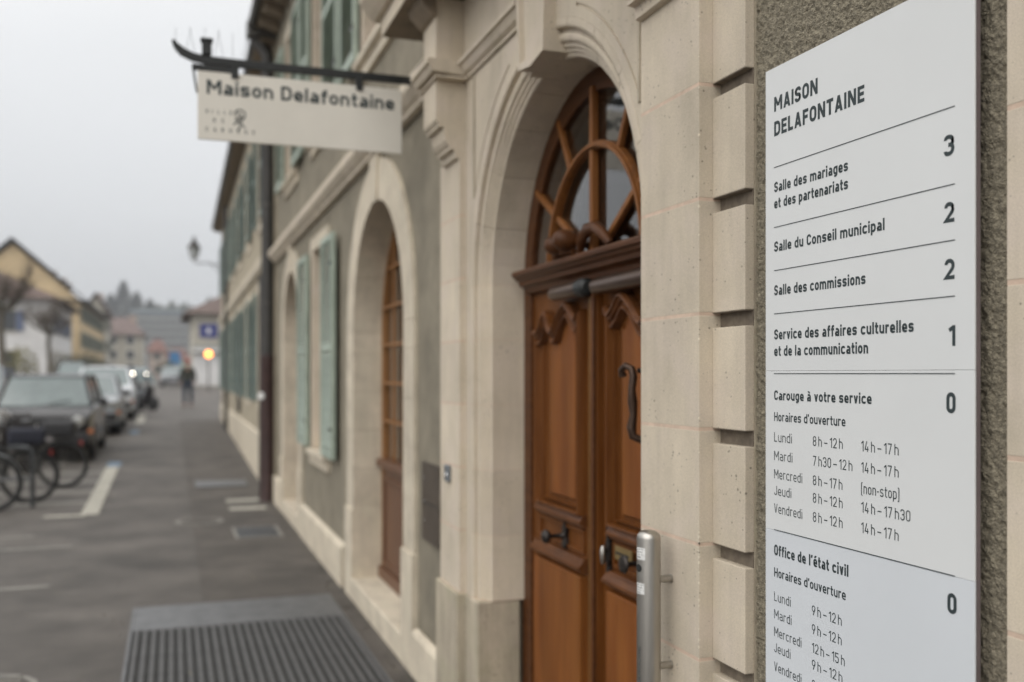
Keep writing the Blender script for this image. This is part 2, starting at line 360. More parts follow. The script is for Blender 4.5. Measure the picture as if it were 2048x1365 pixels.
        P((l, .76), (l, t, R), (r, t, R), (r, .52, R * .8), (c - .05, .52)); P((c - .05, .52), (r, .52, R * .8), (r, b, R), (l, b, R), (l, .24))
    elif ch == '4': P((c + .02, 1), (l, .26)); P((0, .24), (W, .24)); P((W * .74, 0), (W * .74, .52))
    elif ch == '5': P((r, t), (l, t), (l, .58), (r, .60, R), (r, b, R), (l, b, R), (l, .22))
    elif ch == '7': P((0, t), (r, t), (W * .32, 0))
    elif ch == '8': P((l, .52, R), (r, .52, R), (r, t, R), (l, t, R), closed=True); P((l, b, R), (r, b, R), (r, .52, R), (l, .52, R), closed=True)
    elif ch == '9': P((l, .40, R), (r, .40, R), (r, t, R), (l, t, R), closed=True); P((r, .66), (W * .38, 0))
    elif ch in '-\u2013': P((0, .40), (W, .40))
    elif ch == '(': P((W, 1.05), (l, 1.0, .05), (l, -.12, .05), (W, -.17))
    elif ch == ')': P((0, 1.05), (r, 1.0, .05), (r, -.12, .05), (0, -.17))
    elif ch == "'": diag(w * .3, .72, w * .6, 1.0)
    return st, q
def gwidth(ch, w):
    if ch in 'Ili': return w
    if ch == "'": return w
    return GW.get(ch, .53)
def text_mesh(txt, cap, width, wt, mapf, sp=.105):
    """cap height, total width (m), stroke weight relative to cap; mapf(u, v, eps) -> xyz"""
    ws = [gwidth(c, wt) for c in txt]; nat = sum(ws) + sp * (len(txt) - 1)
    fixed = sum(gwidth(c, wt) for c in txt if c in "Ili'"); k = (width / cap - fixed) / (nat - fixed) if width else 1.0
    mb = MB(); x = 0; eps = 0
    for ch, wd in zip(txt, ws):
        W = wd if ch in "Ili'" else wd * k
        if ch not in ' \u2009':
            st, q = glyph(ch, wt, W)
            for pl, cl in st:
                eps += 1
                for quad in stroke_quads(pl, wt, cl): mb.add([mapf((x + p.x) * cap, p.y * cap, (eps % 5) * 2e-5) for p in quad], [(0, 1, 2, 3)])
            for quad in q:
                eps += 1; mb.add([mapf((x + p.x) * cap, p.y * cap, (eps % 5) * 2e-5) for p in quad], [(0, 1, 2, 3)])
        x += W + sp * k
    return mb

# ------------------------------------------------------------------ directory sign
XP = 1.262; Cc = math.cos(math.atan((1024 - 343) / FPX)); Sc = math.sin(math.atan((1024 - 343) / FPX))
DS = thing('directory_sign', 'tall white directory plate with room list and opening hours on the roughcast wall', 'sign', (XP, 1.6, 0))
def ploc(x, y, z): return (x - XP, y - 1.6, z)
YL, YR = 1.898, 1.2905
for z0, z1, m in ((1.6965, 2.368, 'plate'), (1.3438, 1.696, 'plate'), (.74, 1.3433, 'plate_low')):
    MB().box(0, .004, YR - 1.6, YL - 1.6, z0, z1).build('panel', m, DS, bevel=.0006, seg=1)
MB().box(.0045, .012, YR - 1.6 - .001, YL - 1.6 - .004, .742, 2.366).build('backing', 'plate_edge', DS)
sp_ = MB()
for yy in (YR + .08, YL - .08):
    for zz in (.85, 1.3, 1.75, 2.2): sp_.lathe((.012, yy - 1.6, zz), (1, 0, 0), [(0, .009), (.028, .009)], 12)
sp_.build('spacer', 'steel_dark', DS)
Y0T = 1.8643
def pmap(y0, z0):
    return lambda u, v, e: (-.0004 - e, y0 - u - 1.6, z0 + v)
LET = [  # text, cap height, y start, baseline z, y end, weight
    ('MAISON', .0325, Y0T, 2.2697, 1.7095, .215), ('DELAFONTAINE', .0325, Y0T, 2.2153, 1.5646, .215),
    ('Salle des mariages', .0228, Y0T, 2.0912, 1.6132, .20), ('et des partenariats', .0228, Y0T, 2.0552, 1.6132, .20),
    ('Salle du Conseil municipal', .0228, Y0T, 1.9595, 1.5080, .20), ('Salle des commissions', .0228, Y0T, 1.8630, 1.5612, .20),
    ('Service des affaires culturelles', .0228, Y0T, 1.7655, 1.4315, .20), ('et de la communication', .0228, Y0T, 1.7290, 1.5540, .20),
    ('Carouge \u00e0 votre service', .0215, Y0T, 1.6320, 1.5440, .20), ("Horaires d'ouverture", .0198, Y0T, 1.5855, 1.6210, .165),
    ("Office de l'\u00e9tat civil", .0235, Y0T, 1.2890, 1.6120, .20), ("Horaires d'ouverture", .0205, Y0T, 1.2410, 1.6200, .165)]
ROW1 = [('Lundi', 1.5400, 1.7990), ('Mardi', 1.4990, 1.7970), ('Mercredi', 1.4585, 1.7620), ('Jeudi', 1.4220, 1.8010), ('Vendredi', 1.3825, 1.7620)]
ROW2 = [('Lundi', 1.1875, 1.8030), ('Mardi', 1.1485, 1.8000), ('Mercredi', 1.1095, 1.7650), ('Jeudi', 1.0745, 1.8040), ('Vendredi', 1.0325, 1.7650)]
def ycol(px): D = (px - 343) / FPX * Cc; return (XP / D - XP * Sc) / Cc
for t, z, ye in ROW1 + ROW2: LET.append((t, .0205, Y0T, z, ye, .108))
H1 = [('8h\u201312h', 1685.6), ('7h30\u201312h', 1705), ('8h\u201317h', 1685), ('8h\u201312h', 1685.4), ('8h\u201312h', 1685.4)]
H2 = [('14h\u201317h', 1797.5), ('14h\u201317h', 1797.5), ('(non-stop)', 1799), ('14h\u201317h30', 1821), ('14h\u201317h', 1797.5)]
H3 = [('9h\u201312h', 1683.5), ('9h\u201312h', 1683.5), ('12h\u201315h', 1689.5), ('9h\u201312h', 1685), ('9h\u201312h', 1685)]
HS_ = lambda t: t.replace('h', '\u2009h').replace('\u2013', '\u2009\u2013\u2009')
H1, H2, H3 = [[(HS_(t), p) for t, p in h_] for h_ in (H1, H2, H3)]
for (t, px), (_, z, _e) in zip(H1, ROW1): LET.append((t, .0205, ycol(1626), z, ycol(px), .108))
for (t, px), (_, z, _e) in zip(H2, ROW1): LET.append((t, .0205, ycol(1722.5), z, ycol(px), .108))
for (t, px), (_, z, _e) in zip(H3, ROW2): LET.append((t, .0205, ycol(1624), z, ycol(px), .108))
for t, cap, ys, z, ye, wt in LET:
    text_mesh(t, cap, ys - ye, wt, pmap(ys, z), .17 if wt < .12 else .115).build('lettering', 'ink', DS)
def zat(px, py, X=XP): return 1.69 - (py - 748) * (X * FPX / ((px - 343) * Cc)) / FPX
for ch, pa, pb, pt, pbm in (('3', 1888, 1909, 270, 312), ('2', 1889, 1909, 404.5, 445.5), ('2', 1889.5, 1909.5, 518, 559.5), ('1', 1897.5, 1911, 651, 692.5), ('0', 1893, 1911.5, 785, 827), ('0', 1895, 1913.5, 1187, 1228.5)):
    pc = (pa + pb) / 2; zt = zat(pc, pt); zb = zat(pc, pbm); ya = ycol(pa); yb = ycol(pb)
    text_mesh(ch, zt - zb, ya - yb, .20, pmap(ya, zb)).build('numeral', 'ink', DS)
for px, py in ((1551, 335), (1551, 455), (1551, 541.5), (1551, 628), (1551, 747.6), (1551, 1060)):
    z = zat(px, py); MB().box(-.0008, -.0002, ycol(1910) - 1.6, Y0T - 1.6, z - .0008, z + .0008).build('rule_line', 'ink', DS)

# ------------------------------------------------------------------ main town house (facade X = 1.30)
TH = thing('town_hall_house', 'olive stuccoed stone trimmed house with carved oak entrance and green shutters', 'building', (1.3, 5, 0))
TH_INV = Matrix.Translation((-1.3, -5, 0))
def tb(mb, name, m, bevel=0, parent=None, smooth=False, **k):   # build in world coordinates as a part of the house
    o = mb.build(name, m, None, bevel, smooth)
    p = parent or TH; o.parent = p
    # parents of parts sit at the house origin, so undo that offset once
    if p is TH: o.matrix_parent_inverse = TH_INV
    for a, b in k.items(): o[a] = b
    return o
WX = 1.30
YC, ZS, R1 = 3.325, 2.075, .735
A2 = (6.49, .84, 2.0); A3 = (11.43, .75, 2.10)
W1 = (8.74, 9.57, .98, 2.86)
UP = [(6.05, 6.92), (8.68, 9.52), (11.0, 11.85)]
loops = [[(2.0, 0), (YC - .80, 0)] ]
loops = [rect(-7, 13.25, -.1, 6.25), arch_loop(YC, .80, ZS, .0), arch_loop(A2[0], A2[1] + .06, A2[2], .1), rect(W1[0] - .05, W1[1] + .05, W1[2] - .05, W1[3] + .05), arch_loop(A3[0], A3[1] + .06, A3[2], .1)]
for a, b in UP: loops.append(rect(a - .04, b + .04, 3.9, 5.62))
tb(MB().slab(loops, WX + .006, WX + .42), 'stucco_wall', 'stucco')
# rough cast panel round the plate, real relief
def roughcast(y0, y1, z0, z1, step, x):
    ny = int((y1 - y0) / step) + 1; nz = int((z1 - z0) / step) + 1; rng = np.random.default_rng(3); h = np.zeros((nz, ny))
    for cell, amp in ((.030, .0008), (.012, .0018), (.0065, .0019), (.0035, .0017)):
        a = max(2, int((y1 - y0) / cell)); b = max(2, int((z1 - z0) / cell)); g = rng.random((b + 2, a + 2))
        yy = np.linspace(0, a, ny); zz = np.linspace(0, b, nz); yi = yy.astype(int); zi = zz.astype(int)
        fy = yy - yi; fz = (zz - zi)[:, None]; fy = fy * fy * (3 - 2 * fy); fz = fz * fz * (3 - 2 * fz)
        v = (g[np.ix_(zi, yi)] * (1 - fy) + g[np.ix_(zi, yi + 1)] * fy) * (1 - fz) + (g[np.ix_(zi + 1, yi)] * (1 - fy) + g[np.ix_(zi + 1, yi + 1)] * fy) * fz
        h += (v - .5) * 2 * amp
    Y, Z = np.meshgrid(np.linspace(y0, y1, ny), np.linspace(z0, z1, nz))
    co = np.stack([x - h, Y, Z], -1).reshape(-1, 3).astype(np.float32)
    i = np.arange((nz - 1) * (ny - 1)); r = i // (ny - 1); c = i % (ny - 1); a = r * ny + c
    fa = np.stack([a, a + ny, a + ny + 1, a + 1], -1).astype(np.int32)
    me = bpy.data.meshes.new('roughcast_panel'); me.vertices.add(len(co)); me.vertices.foreach_set('co', co.ravel())
    me.loops.add(fa.size); me.loops.foreach_set('vertex_index', fa.ravel()); me.polygons.add(len(fa)); me.polygons.foreach_set('loop_start', np.arange(0, fa.size, 4, dtype=np.int32))
    me.update(calc_edges=True); me.validate(); me.materials.append(M['roughcast'])
    me.polygons.foreach_set('use_smooth', np.ones(len(fa), dtype=bool))
    o = bpy.data.objects.new('roughcast_panel', me); link(o); o.parent = TH; o.matrix_parent_inverse = TH_INV
    return o
roughcast(1.14, 2.0, .62, 2.75, .0022, WX - .002)
# stone course heights
ZJ = [.70, .983, 1.268, 1.553, 1.838, 2.122, 2.406, 2.690, 2.975]
def courses(y0, y1, x0, x1, zs, m='stone', bev=.0012, name='stone_block', gap=.0042):
    for a, b in zip(zs, zs[1:]): tb(MB().box(x0, x1, y0, y1, a + gap, b - gap), name, m, bev)
# near stone strip at the right edge, quoins, pilasters
courses(.90, 1.247, 1.286, 1.42, [.42] + ZJ + [3.2])
tb(MB().box(1.2866, 1.40, .9007, 1.2463, .42, 3.2), 'mortar_bed', 'mortar')
def quoins(y0, y1, near):
    # blocks with a sunk notch at every joint
    for a, b in zip([.418] + ZJ, ZJ + [3.26]):
        tb(MB().box(1.268, 1.2933, y0, y1, a + .003, b - .035), 'quoin_block', 'stone', .0016)
        if a > .5: tb(MB().box(1.2692, 1.2934, y0 + .001, y1 - .0005, a + .0012, a + .0029).box(1.2905, 1.2933, y0 + .001, y1 - .0005, a - .0348, a + .0011), 'notch_shade_liner', 'shade_grime')  # dark ceiling and back sheets imitate the shade inside the notch
    tb(MB().box(1.2935, 1.40, y0 - .003, y1, .0, 3.37), 'quoin_backing', 'stone_dirt_shade')  # darker stone used here to deepen the notch shade by colour
quoins(1.9915, 2.137, True)
courses(2.1375, 2.455, 1.230, 1.42, ZJ + [3.26])
tb(MB().box(1.2303, 1.40, 2.1382, 2.4543, .70, 3.2), 'mortar_bed', 'mortar')
courses(4.27, 4.602, 1.230, 1.42, ZJ[:-1])
tb(MB().box(1.2303, 1.40, 4.2707, 4.6013, .70, 2.68), 'mortar_bed', 'mortar')
tb(MB().box(1.215, 1.42, 2.125, 2.47, .0, .70), 'base_stone', 'stone_dirt_shade', .008)
tb(MB().box(1.213, 1.42, 4.255, 4.63, .0, .70), 'base_stone', 'stone_dirt_shade', .008)
tb(MB().box(1.262, 1.42, 1.98, 2.124, .0, .416), 'base_stone', 'stone_dirt_shade', .008)
tb(MB().box(1.252, 1.45, 4.065, 4.254, .0, .698), 'base_stone', 'stone_dirt_shade', .008)
tb(MB().box(1.252, 1.45, 2.471, 2.585, .0, .698), 'base_stone', 'stone_dirt_shade', .008)
rc = random.Random(21); chips = MB()
for i_ in range(26):
    z_ = rc.choice((rc.uniform(1.18, 1.30), rc.uniform(.98, 1.2), rc.uniform(.98, 2.6))); q_ = rc.uniform(.0015, .004); yq = 2.1375; xq = 1.230 if yq > 2.1 else 1.268
    chips.add([(xq - .0004, yq - .0004, z_ + q_), (xq - .0004, yq + q_ * 1.2, z_ + q_ * .3), (xq - .0004, yq + q_ * .8, z_ - q_), (xq - .0004, yq - .0004, z_ - q_ * 1.4), (xq + q_ * 1.1, yq - .0004, z_ - q_ * .4), (xq + q_ * .6, yq - .0004, z_ + q_ * .8)], [(0, 1, 2, 3), (0, 3, 4, 5)])
M['chip'] = mat('fresh_stone_chip', (.74, .67, .54), .9, var=.1)
tb(chips, 'edge_chips', 'chip')['kind'] = 'stuff'
# reveal and archivolt: a moulded profile swept round the opening, cut into stones
PROF = [(0, 1.50), (0, 1.318), (.006, 1.312), (.016, 1.311), (.018, 1.303), (.030, 1.301), (.033, 1.292), (.046, 1.2905), (.049, 1.281), (.056, 1.276), (.066, 1.2745), (.075, 1.277), (.080, 1.284), (.092, 1.286), (.095, 1.262), (.102, 1.259), (.125, 1.259), (.125, 1.50)]
def sweep_piece(name, yc, R, zs, prof, seg, m, bev=0.0, gap=.0011):
    """seg = ('L', z0, z1) / ('R', z0, z1) / ('A', a0, a1)"""
    k, a, b = seg; st = []
    if k == 'A':
        n = max(2, int((b - a) / 5)); ga = math.degrees(gap / R)
        for i in range(n + 1):
            t = math.radians(a + ga + (b - a - 2 * ga) * i / n); st.append([(x, yc + (R + o) * math.cos(t), zs + (R + o) * math.sin(t)) for o, x in prof])
    else:
        s = 1 if k == 'L' else -1
        for z in (a + gap, b - gap): st.append([(x, yc + s * (R + o), z) for o, x in prof])
    n = len(prof); vs = [p for r_ in st for p in r_]; fs = []
    for i in range(len(st) - 1):
        for j in range(n): fs.append((i * n + j, i * n + (j + 1) % n, (i + 1) * n + (j + 1) % n, (i + 1) * n + j))
    tri = tessellate_polygon([[Vector((o, x, 0)) for o, x in prof]])
    fs += [tuple(t) for t in tri] + [tuple((len(st) - 1) * n + q for q in t) for t in tri]
    return tb(MB().add(vs, fs), name, m)
for s in 'LR':
    for a, b in zip(ZJ[:5], ZJ[1:5] + [ZS]): sweep_piece('jamb_stone', YC, R1, ZS, PROF, (s, a, b), 'stone')
angs = [0, 19, 37, 55, 72, 80.5, 98, 108, 125, 143, 161, 180]
for a, b in zip(angs, angs[1:]):
    if a != 80.5: sweep_piece('voussoir', YC, R1, ZS, PROF, ('A', a, b), 'stone')
sweep_piece('voussoir', YC, R1, ZS, [(0, 1.50), (0, 1.262), (.125, 1.262), (.125, 1.5)], ('A', 80.5, 98), 'stone')
# mortar behind those joints
for sgn in (1, -1):
    mbm = MB()
    for z in ZJ[:5] + [ZS]:
        mbm.add([(x + .0006 if x < 1.49 else x, YC + sgn * (R1 + o + .0006), z + d) for d in (-.002, .002) for o, x in PROF], [(j, j + 1, j + 1 + len(PROF), j + len(PROF)) for j in range(len(PROF) - 1)])
    tb(mbm, 'mortar_joints', 'mortar')['kind'] = 'stuff'
# spandrel panel with incised grooves
RO = R1 + .1255
def groove(s):
    c_ = []; g = .0055; r = .90; a0, a1 = 27, 68
    inner = [(YC + s * (r - g) * math.cos(math.radians(a0 + (a1 - a0) * i / 14)), ZS + (r - g) * math.sin(math.radians(a0 + (a1 - a0) * i / 14))) for i in range(15)]
    outer = [(YC + s * (r + g) * math.cos(math.radians(a1 - (a1 - a0) * i / 14)), ZS + (r + g) * math.sin(math.radians(a1 - (a1 - a0) * i / 14))) for i in range(15)]
    return inner + outer
# build as a top plate with the holes; opening cut from the outline itself
n = 40; ol = [(2.456, .70), (YC - RO, .70)] + [(YC + RO * math.cos(PI - PI * i / n), ZS + RO * math.sin(PI - PI * i / n)) for i in range(n + 1)] + [(YC + RO, .70), (4.2695, .70), (4.2695, 3.008), (2.456, 3.008)]
holes = [groove(1), groove(-1)]
tb(MB().slab([ol] + holes, 1.26, 1.266), 'spandrel_panel', 'stone')
ol2 = [(y, z) for y, z in ol]
tb(MB().slab([ol2], 1.2665, 1.42), 'spandrel_backing', 'stone')
# frieze above the little cornice, with the same upright grooves
tb(MB().box(1.25, 1.42, 2.456, 4.2695, 3.095, 3.378), 'frieze', 'stone', .002)
for s in (1, -1):      # fillet moulding beside the panel
    y = YC + s * .807; tb(MB().box(1.2535, 1.2595, y - .007, y + .007, 2.462, 3.0075), 'panel_fillet', 'stone_dirt_shade', .001)
def cornice_profile(x): return [(x + .004, 3.010), (x - .008, 3.010), (x - .008, 3.018), (x - .004, 3.024), (x - .022, 3.036), (x - .034, 3.058), (x - .036, 3.066), (x - .048, 3.068), (x - .048, 3.084), (x - .040, 3.092), (x + .004, 3.095)]
for (y0, y1, x) in ((3.46, 4.222, 1.255), (2.50, 3.14, 1.255)): tb(MB().prism_y(cornice_profile(x) , y0, y1), 'cornice', 'stone', .001)
for (y0, y1) in ((2.09, 2.48), (4.225, 4.54)): tb(MB().prism_y([(p[0] if p[0] < 1.11 else 1.30, p[1]) for p in cornice_profile(1.115)], y0, y1), 'cornice', 'stone', .001)
# consoles over the pilasters
CON = [(1.30, 3.009), (1.12, 3.009), (1.12, 2.835), (1.125, 2.825), (1.135, 2.815), (1.135, 2.802), (1.158, 2.800), (1.158, 2.775), (1.164, 2.745), (1.176, 2.725), (1.186, 2.718), (1.186, 2.703), (1.209, 2.700), (1.211, 2.668), (1.222, 2.664), (1.30, 2.662)]
tb(MB().prism_y(CON, 4.272, 4.495), 'console', 'stone', .0015)
tb(MB().prism_y([(1.12, 3.096), (1.12, 3.378), (1.29, 3.378), (1.29, 3.096)], 4.272, 4.495), 'pier', 'stone', .003)
tb(MB().prism_y(CON, 2.232, 2.452), 'console', 'stone', .0015)
tb(MB().prism_y([(1.12, 3.096), (1.12, 3.378), (1.29, 3.378), (1.29, 3.096)], 2.232, 2.452), 'pier', 'stone', .003)
for y0, y1 in ((4.4955, 4.60), (2.1395, 2.231)): tb(MB().box(1.232, 1.35, y0, y1, 2.70, 3.378), 'pier_flank', 'stone', .003)
# keystone with sunk frame
def keyl(hw0, hw1, z0, z1, ins=0): return [(YC - .02 - hw0 + ins, z0 + ins), (YC - .02, z0 - .018 + ins), (YC - .02 + hw0 - ins, z0 + ins), (YC - .02 + hw1 - ins, z1 - ins), (YC - .02 - hw1 + ins, z1 - ins)]
tb(MB().slab([keyl(.128, .168, 2.812, 3.376), keyl(.128, .168, 2.812, 3.376, .022)], 1.214, 1.42), 'keystone', 'stone')
tb(MB().slab([keyl(.128, .168, 2.812, 3.376, .022), keyl(.128, .168, 2.812, 3.376, .032)], 1.2215, 1.42), 'keystone_frame', 'stone')
tb(MB().slab([keyl(.128, .168, 2.812, 3.376, .032)], 1.2285, 1.42), 'keystone_field', 'stone')
# slab over the doorway
tb(MB().box(1.0, 1.30, 1.83, 4.87, 3.38, 3.47), 'canopy_slab', 'soffit', .004)
tb(MB().box(.996, .9995, 1.83, 4.87, 3.381, 3.466), 'canopy_fascia', 'stone', .0008)
tb(MB().prism_y([(.97, 3.4705), (.94, 3.50), (.90, 3.55), (.89, 3.60), (1.30, 3.60), (1.30, 3.4705)], 1.74, 4.94), 'canopy_crown', 'stone', .003)
for y0 in (2.22, 4.26): tb(MB().prism_y([(1.04, 3.379), (1.06, 3.34), (1.10, 3.30), (1.119, 3.29), (1.119, 3.379)], y0, y0 + .235), 'slab_bracket', 'soffit', .002)
# string course, sill bands, plinth
tb(MB().prism_y([(1.30, 3.14), (1.262, 3.145), (1.255, 3.17), (1.235, 3.185), (1.21, 3.215), (1.20, 3.23), (1.20, 3.285), (1.30, 3.305)], 4.603, 13.22), 'string_course', 'stone', .002)
tb(MB().prism_y([(1.30, .0), (1.262, .0), (1.262, .30), (1.27, .32), (1.30, .345)], 7.76, 10.40), 'plinth_stone', 'stone_pale', .004)
tb(MB().prism_y([(1.30, .0), (1.255, .0), (1.255, .245), (1.262, .27), (1.30, .285)], 4.635, 5.34), 'plinth_stone', 'stone_pale', .02)
tb(MB().prism_y([(1.30, .0), (1.262, .0), (1.262, .34), (1.30, .36)], 12.5, 13.22), 'plinth_stone', 'stone_pale', .004)
tb(MB().box(1.285, 1.40, -6, .88, 0, .4), 'plinth_stone', 'stone_pale', .004)
# arched openings with plain flat surrounds
def arch_surround(yc, r, zs, wd, zbase):
    P0 = [(0, 1.55), (0, 1.286), (.004, 1.2825), (wd, 1.2825), (wd, 1.36), (.06, 1.55)]
    zc = [zbase, .98, 1.268, 1.553, 1.838, zs]
    for s in 'LR':
        tb(MB().box(1.268, 1.55, *( (yc + r - .004, yc + r + wd + .012) if s == 'L' else (yc - r - wd - .012, yc - r + .004)), .0 if s == 'R' else .0, zbase), 'base_stone', 'stone_pale', .004)
        for a, b in zip(zc, zc[1:]): sweep_piece('jamb_stone', yc, r, zs, P0, (s, a, b), 'stone_pale')
    an = [0, 28, 56, 84, 96, 124, 152, 180]
    for a, b in zip(an, an[1:]):
        if a != 84: sweep_piece('voussoir', yc, r, zs, P0, ('A', a, b), 'stone_pale', gap=.0016)
    rt = zs + r
    tb(MB().slab([[(yc - .085, rt - .012), (yc + .085, rt - .012), (yc + .135, 3.138), (yc - .135, 3.138)]], 1.268, 1.55), 'keystone', 'stone_pale', .003)
    tb(MB().box(1.266, 1.56, yc - r + .005, yc + r - .005, .0, .165), 'threshold_stone', 'stone_pale', .01)
arch_surround(*A2, .27, .675)
arch_surround(*A3, .255, .675)
# glazed arched window of A2
def glazed_arch(yc, r, zs, X, fn):
    F = tb(MB().slab([arch_loop(yc, r + .02, zs, .166), arch_loop(yc, r - .055, zs, .23)], X, X + .06), 'arched_window', 'wood_win', .003)
    def sub(mb, name, m, bev=0): o = mb.build(name, m, F, bev); return o
    sub(MB().slab([arch_loop(yc, r, zs, 1.05)], X + .03, X + .034), 'pane', 'glass')
    for yy, w2 in ((yc, .03), (yc - r * .5, .009), (yc + r * .5, .009)):
        h = zs + math.sqrt(max(.01, (r - .04) ** 2 - (yy - yc) ** 2)); sub(MB().box(X - .006, X + .020, yy - w2, yy + w2, 1.06, h), 'glazing_bar', 'wood_win', .003)
    for z in (1.34, 1.62, 1.90, 2.18, 2.46):
        hw = r - .04 if z < zs else math.sqrt((r - .04) ** 2 - (z - zs) ** 2)
        sub(MB().box(X - .003, X + .018, yc - hw, yc + hw, z - .011, z + .011), 'glazing_bar', 'wood_win', .003)
    sub(MB().box(X - .045, X + .05, yc - r + .01, yc + r - .01, 1.0, 1.055), 'rail', 'wood_red', .006)
    for s in (-1, 1):
        a, b = sorted((yc + s * .03, yc + s * (r - .04))); sub(MB().box(X + .004, X + .04, a, b, .18, 1.0), 'lower_panel', 'wood_red', .004)
        sub(MB().slab([rect(a + .05, b - .05, .28, .92), rect(a + .075, b - .075, .305, .895)], X - .012, X + .02), 'panel_moulding', 'wood_red', .003)
    sub(MB().box(X - .03, X + .05, yc - r + .01, yc + r - .01, .167, .25), 'bottom_rail', 'wood_red', .005)
glazed_arch(*A2, 1.50, 0)
glazed_arch(*A3, 1.50, 0)
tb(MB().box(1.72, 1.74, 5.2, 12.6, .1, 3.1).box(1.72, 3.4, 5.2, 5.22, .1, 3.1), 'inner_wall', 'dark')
# shutters
def shutter(y0, y1, z0, z1, X, m, parent, individual, inv=None, th=.036):
    fr = .055; mb = MB()
    mb.slab([rect(y0, y1, z0, z1), rect(y0 + fr, y1 - fr, z0 + fr * 1.6, (z0 + z1) / 2 - fr * .7), rect(y0 + fr, y1 - fr, (z0 + z1) / 2 + fr * .7, z1 - fr)], X, X + th)
    o = mb.build('shutter', m, None, .002); o.parent = parent
    if parent is TH: o.matrix_parent_inverse = TH_INV
    sl = MB().add([(-.004, y0 + fr, -.020), (.003, y0 + fr, -.023), (.024, y0 + fr, .016), (.031, y0 + fr, .013), (-.004, y1 - fr, -.020), (.003, y1 - fr, -.023), (.024, y1 - fr, .016), (.031, y1 - fr, .013)], [(0, 1, 3, 2), (4, 6, 7, 5), (0, 2, 6, 4), (1, 5, 7, 3), (0, 4, 5, 1), (2, 3, 7, 6)])
    zs_ = []
    for a, b in ((z0 + fr * 1.6, (z0 + z1) / 2 - fr * .7), ((z0 + z1) / 2 + fr * .7, z1 - fr)):
        n_ = int((b - a) / .042); zs_ += [a + .012 + (b - a - .02) * (i + .5) / n_ for i in range(n_)]
    if individual:
        first = sl.build('slat', m, o); first.location = (X, 0, zs_[0])
        for z in zs_[1:]: inst(first, o, (X, 0, z))
    else:
        al = MB()
        for z in zs_: al.add([(v[0] + X, v[1], v[2] + z) for v in sl.v], sl.f)
        q = al.build('louvres', m, o); q['kind'] = 'stuff'
    hm = MB()
    for z in (z0 + .25, z1 - .25): hm.box(X - .006, X - .0005, y0 + .002, y0 + .14, z - .012, z + .012)
    hm.box(X + th, X + .055, y0 + .1, y0 + .13, z0 + .3, z0 + .33)
    hm.build('hinge_straps', 'iron', o)['kind'] = 'stuff'
    return o
def win(y0, y1, z0, z1, lintel, sill, xs, indiv, upper=False):
    fr = .15
    tb(MB().box(1.284, 1.50, y1 + .001, y1 + fr, z0, z1), 'window_jamb', 'stone', .003)
    tb(MB().box(1.284, 1.50, y0 - fr, y0 - .001, z0, z1), 'window_jamb', 'stone', .003)
    tb(MB().box(1.282, 1.50, y0 - fr, y1 + fr, z1 + .001, z1 + lintel), 'lintel', 'stone_pale', .003)
    tb(MB().prism_y([(1.50, z0 - .002), (1.235, z0 - .008), (1.235, z0 - .055), (1.25, z0 - .065), (1.275, z0 - .07), (1.275, z0 - sill), (1.50, z0 - sill)], y0 - fr - .02, y1 + fr + .02), 'window_sill', 'stone_pale', .003)
    F = tb(MB().slab([rect(y0, y1, z0, z1), rect(y0 + .06, y1 - .06, z0 + .07, z1 - .06)], 1.43, 1.48), 'window', 'wood_win', .003)
    MB().box(1.455, 1.459, y0 + .05, y1 - .05, z0 + .06, z1 - .05).build('pane', 'glass', F)
    yc = (y0 + y1) / 2; MB().box(1.425, 1.475, yc - .04, yc + .04, z0 + .07, z1 - .06).build('glazing_bar', 'wood_win', F)
    for t in (.33, .66): MB().box(1.44, 1.47, y0 + .06, y1 - .06, z0 + (z1 - z0) * t - .012, z0 + (z1 - z0) * t + .012).build('glazing_bar', 'wood_win', F)
    MB().box(1.60, 1.62, y0 - .1, y1 + .1, z0 - .1, z1 + .1).build('curtain', 'interior', F)
    for a, b in xs: shutter(a, b, z0 + .005, z1 - .01, 1.228, 'shutter', TH, indiv)
win(*W1, .13, .15, ((8.03, 8.66), (9.66, 10.36)), True)
win(UP[0][0], UP[0][1], 3.93, 5.60, .15, .15, ((5.36, 5.97), (7.0, 7.62)), False)
win(UP[1][0], UP[1][1], 3.93, 5.60, .15, .15, ((7.82, 8.60), (9.6, 10.1)), False)
win(UP[2][0], UP[2][1], 3.93, 5.60, .15, .15, ((10.3, 10.92), (11.93, 12.6)), False)
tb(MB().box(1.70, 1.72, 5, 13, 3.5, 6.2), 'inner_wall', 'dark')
# eaves and roof
tb(MB().prism_y([(1.04, 6.20), (1.04, 6.25), (1.9, 6.25), (1.9, 6.20)], -7, 13.25), 'eaves_soffit', 'soffit')
tb(MB().prism_y([(1.0, 6.252), (1.12, 6.32), (7.0, 9.9), (7.0, 9.8), (1.9, 6.252)], -7, 13.25), 'roof', 'roof_tile')
tb(MB().tube([(.995, -7, 6.25), (.995, 13.3, 6.25)], .06, 10), 'gutter', 'zinc')
for i in range(26):
    y = .2 + i * .5
    tb(MB().prism_y([(1.06, 6.10), (1.29, 6.02), (1.29, 6.198), (1.06, 6.198)], y, y + .12), 'eaves_bracket', 'soffit', .004)
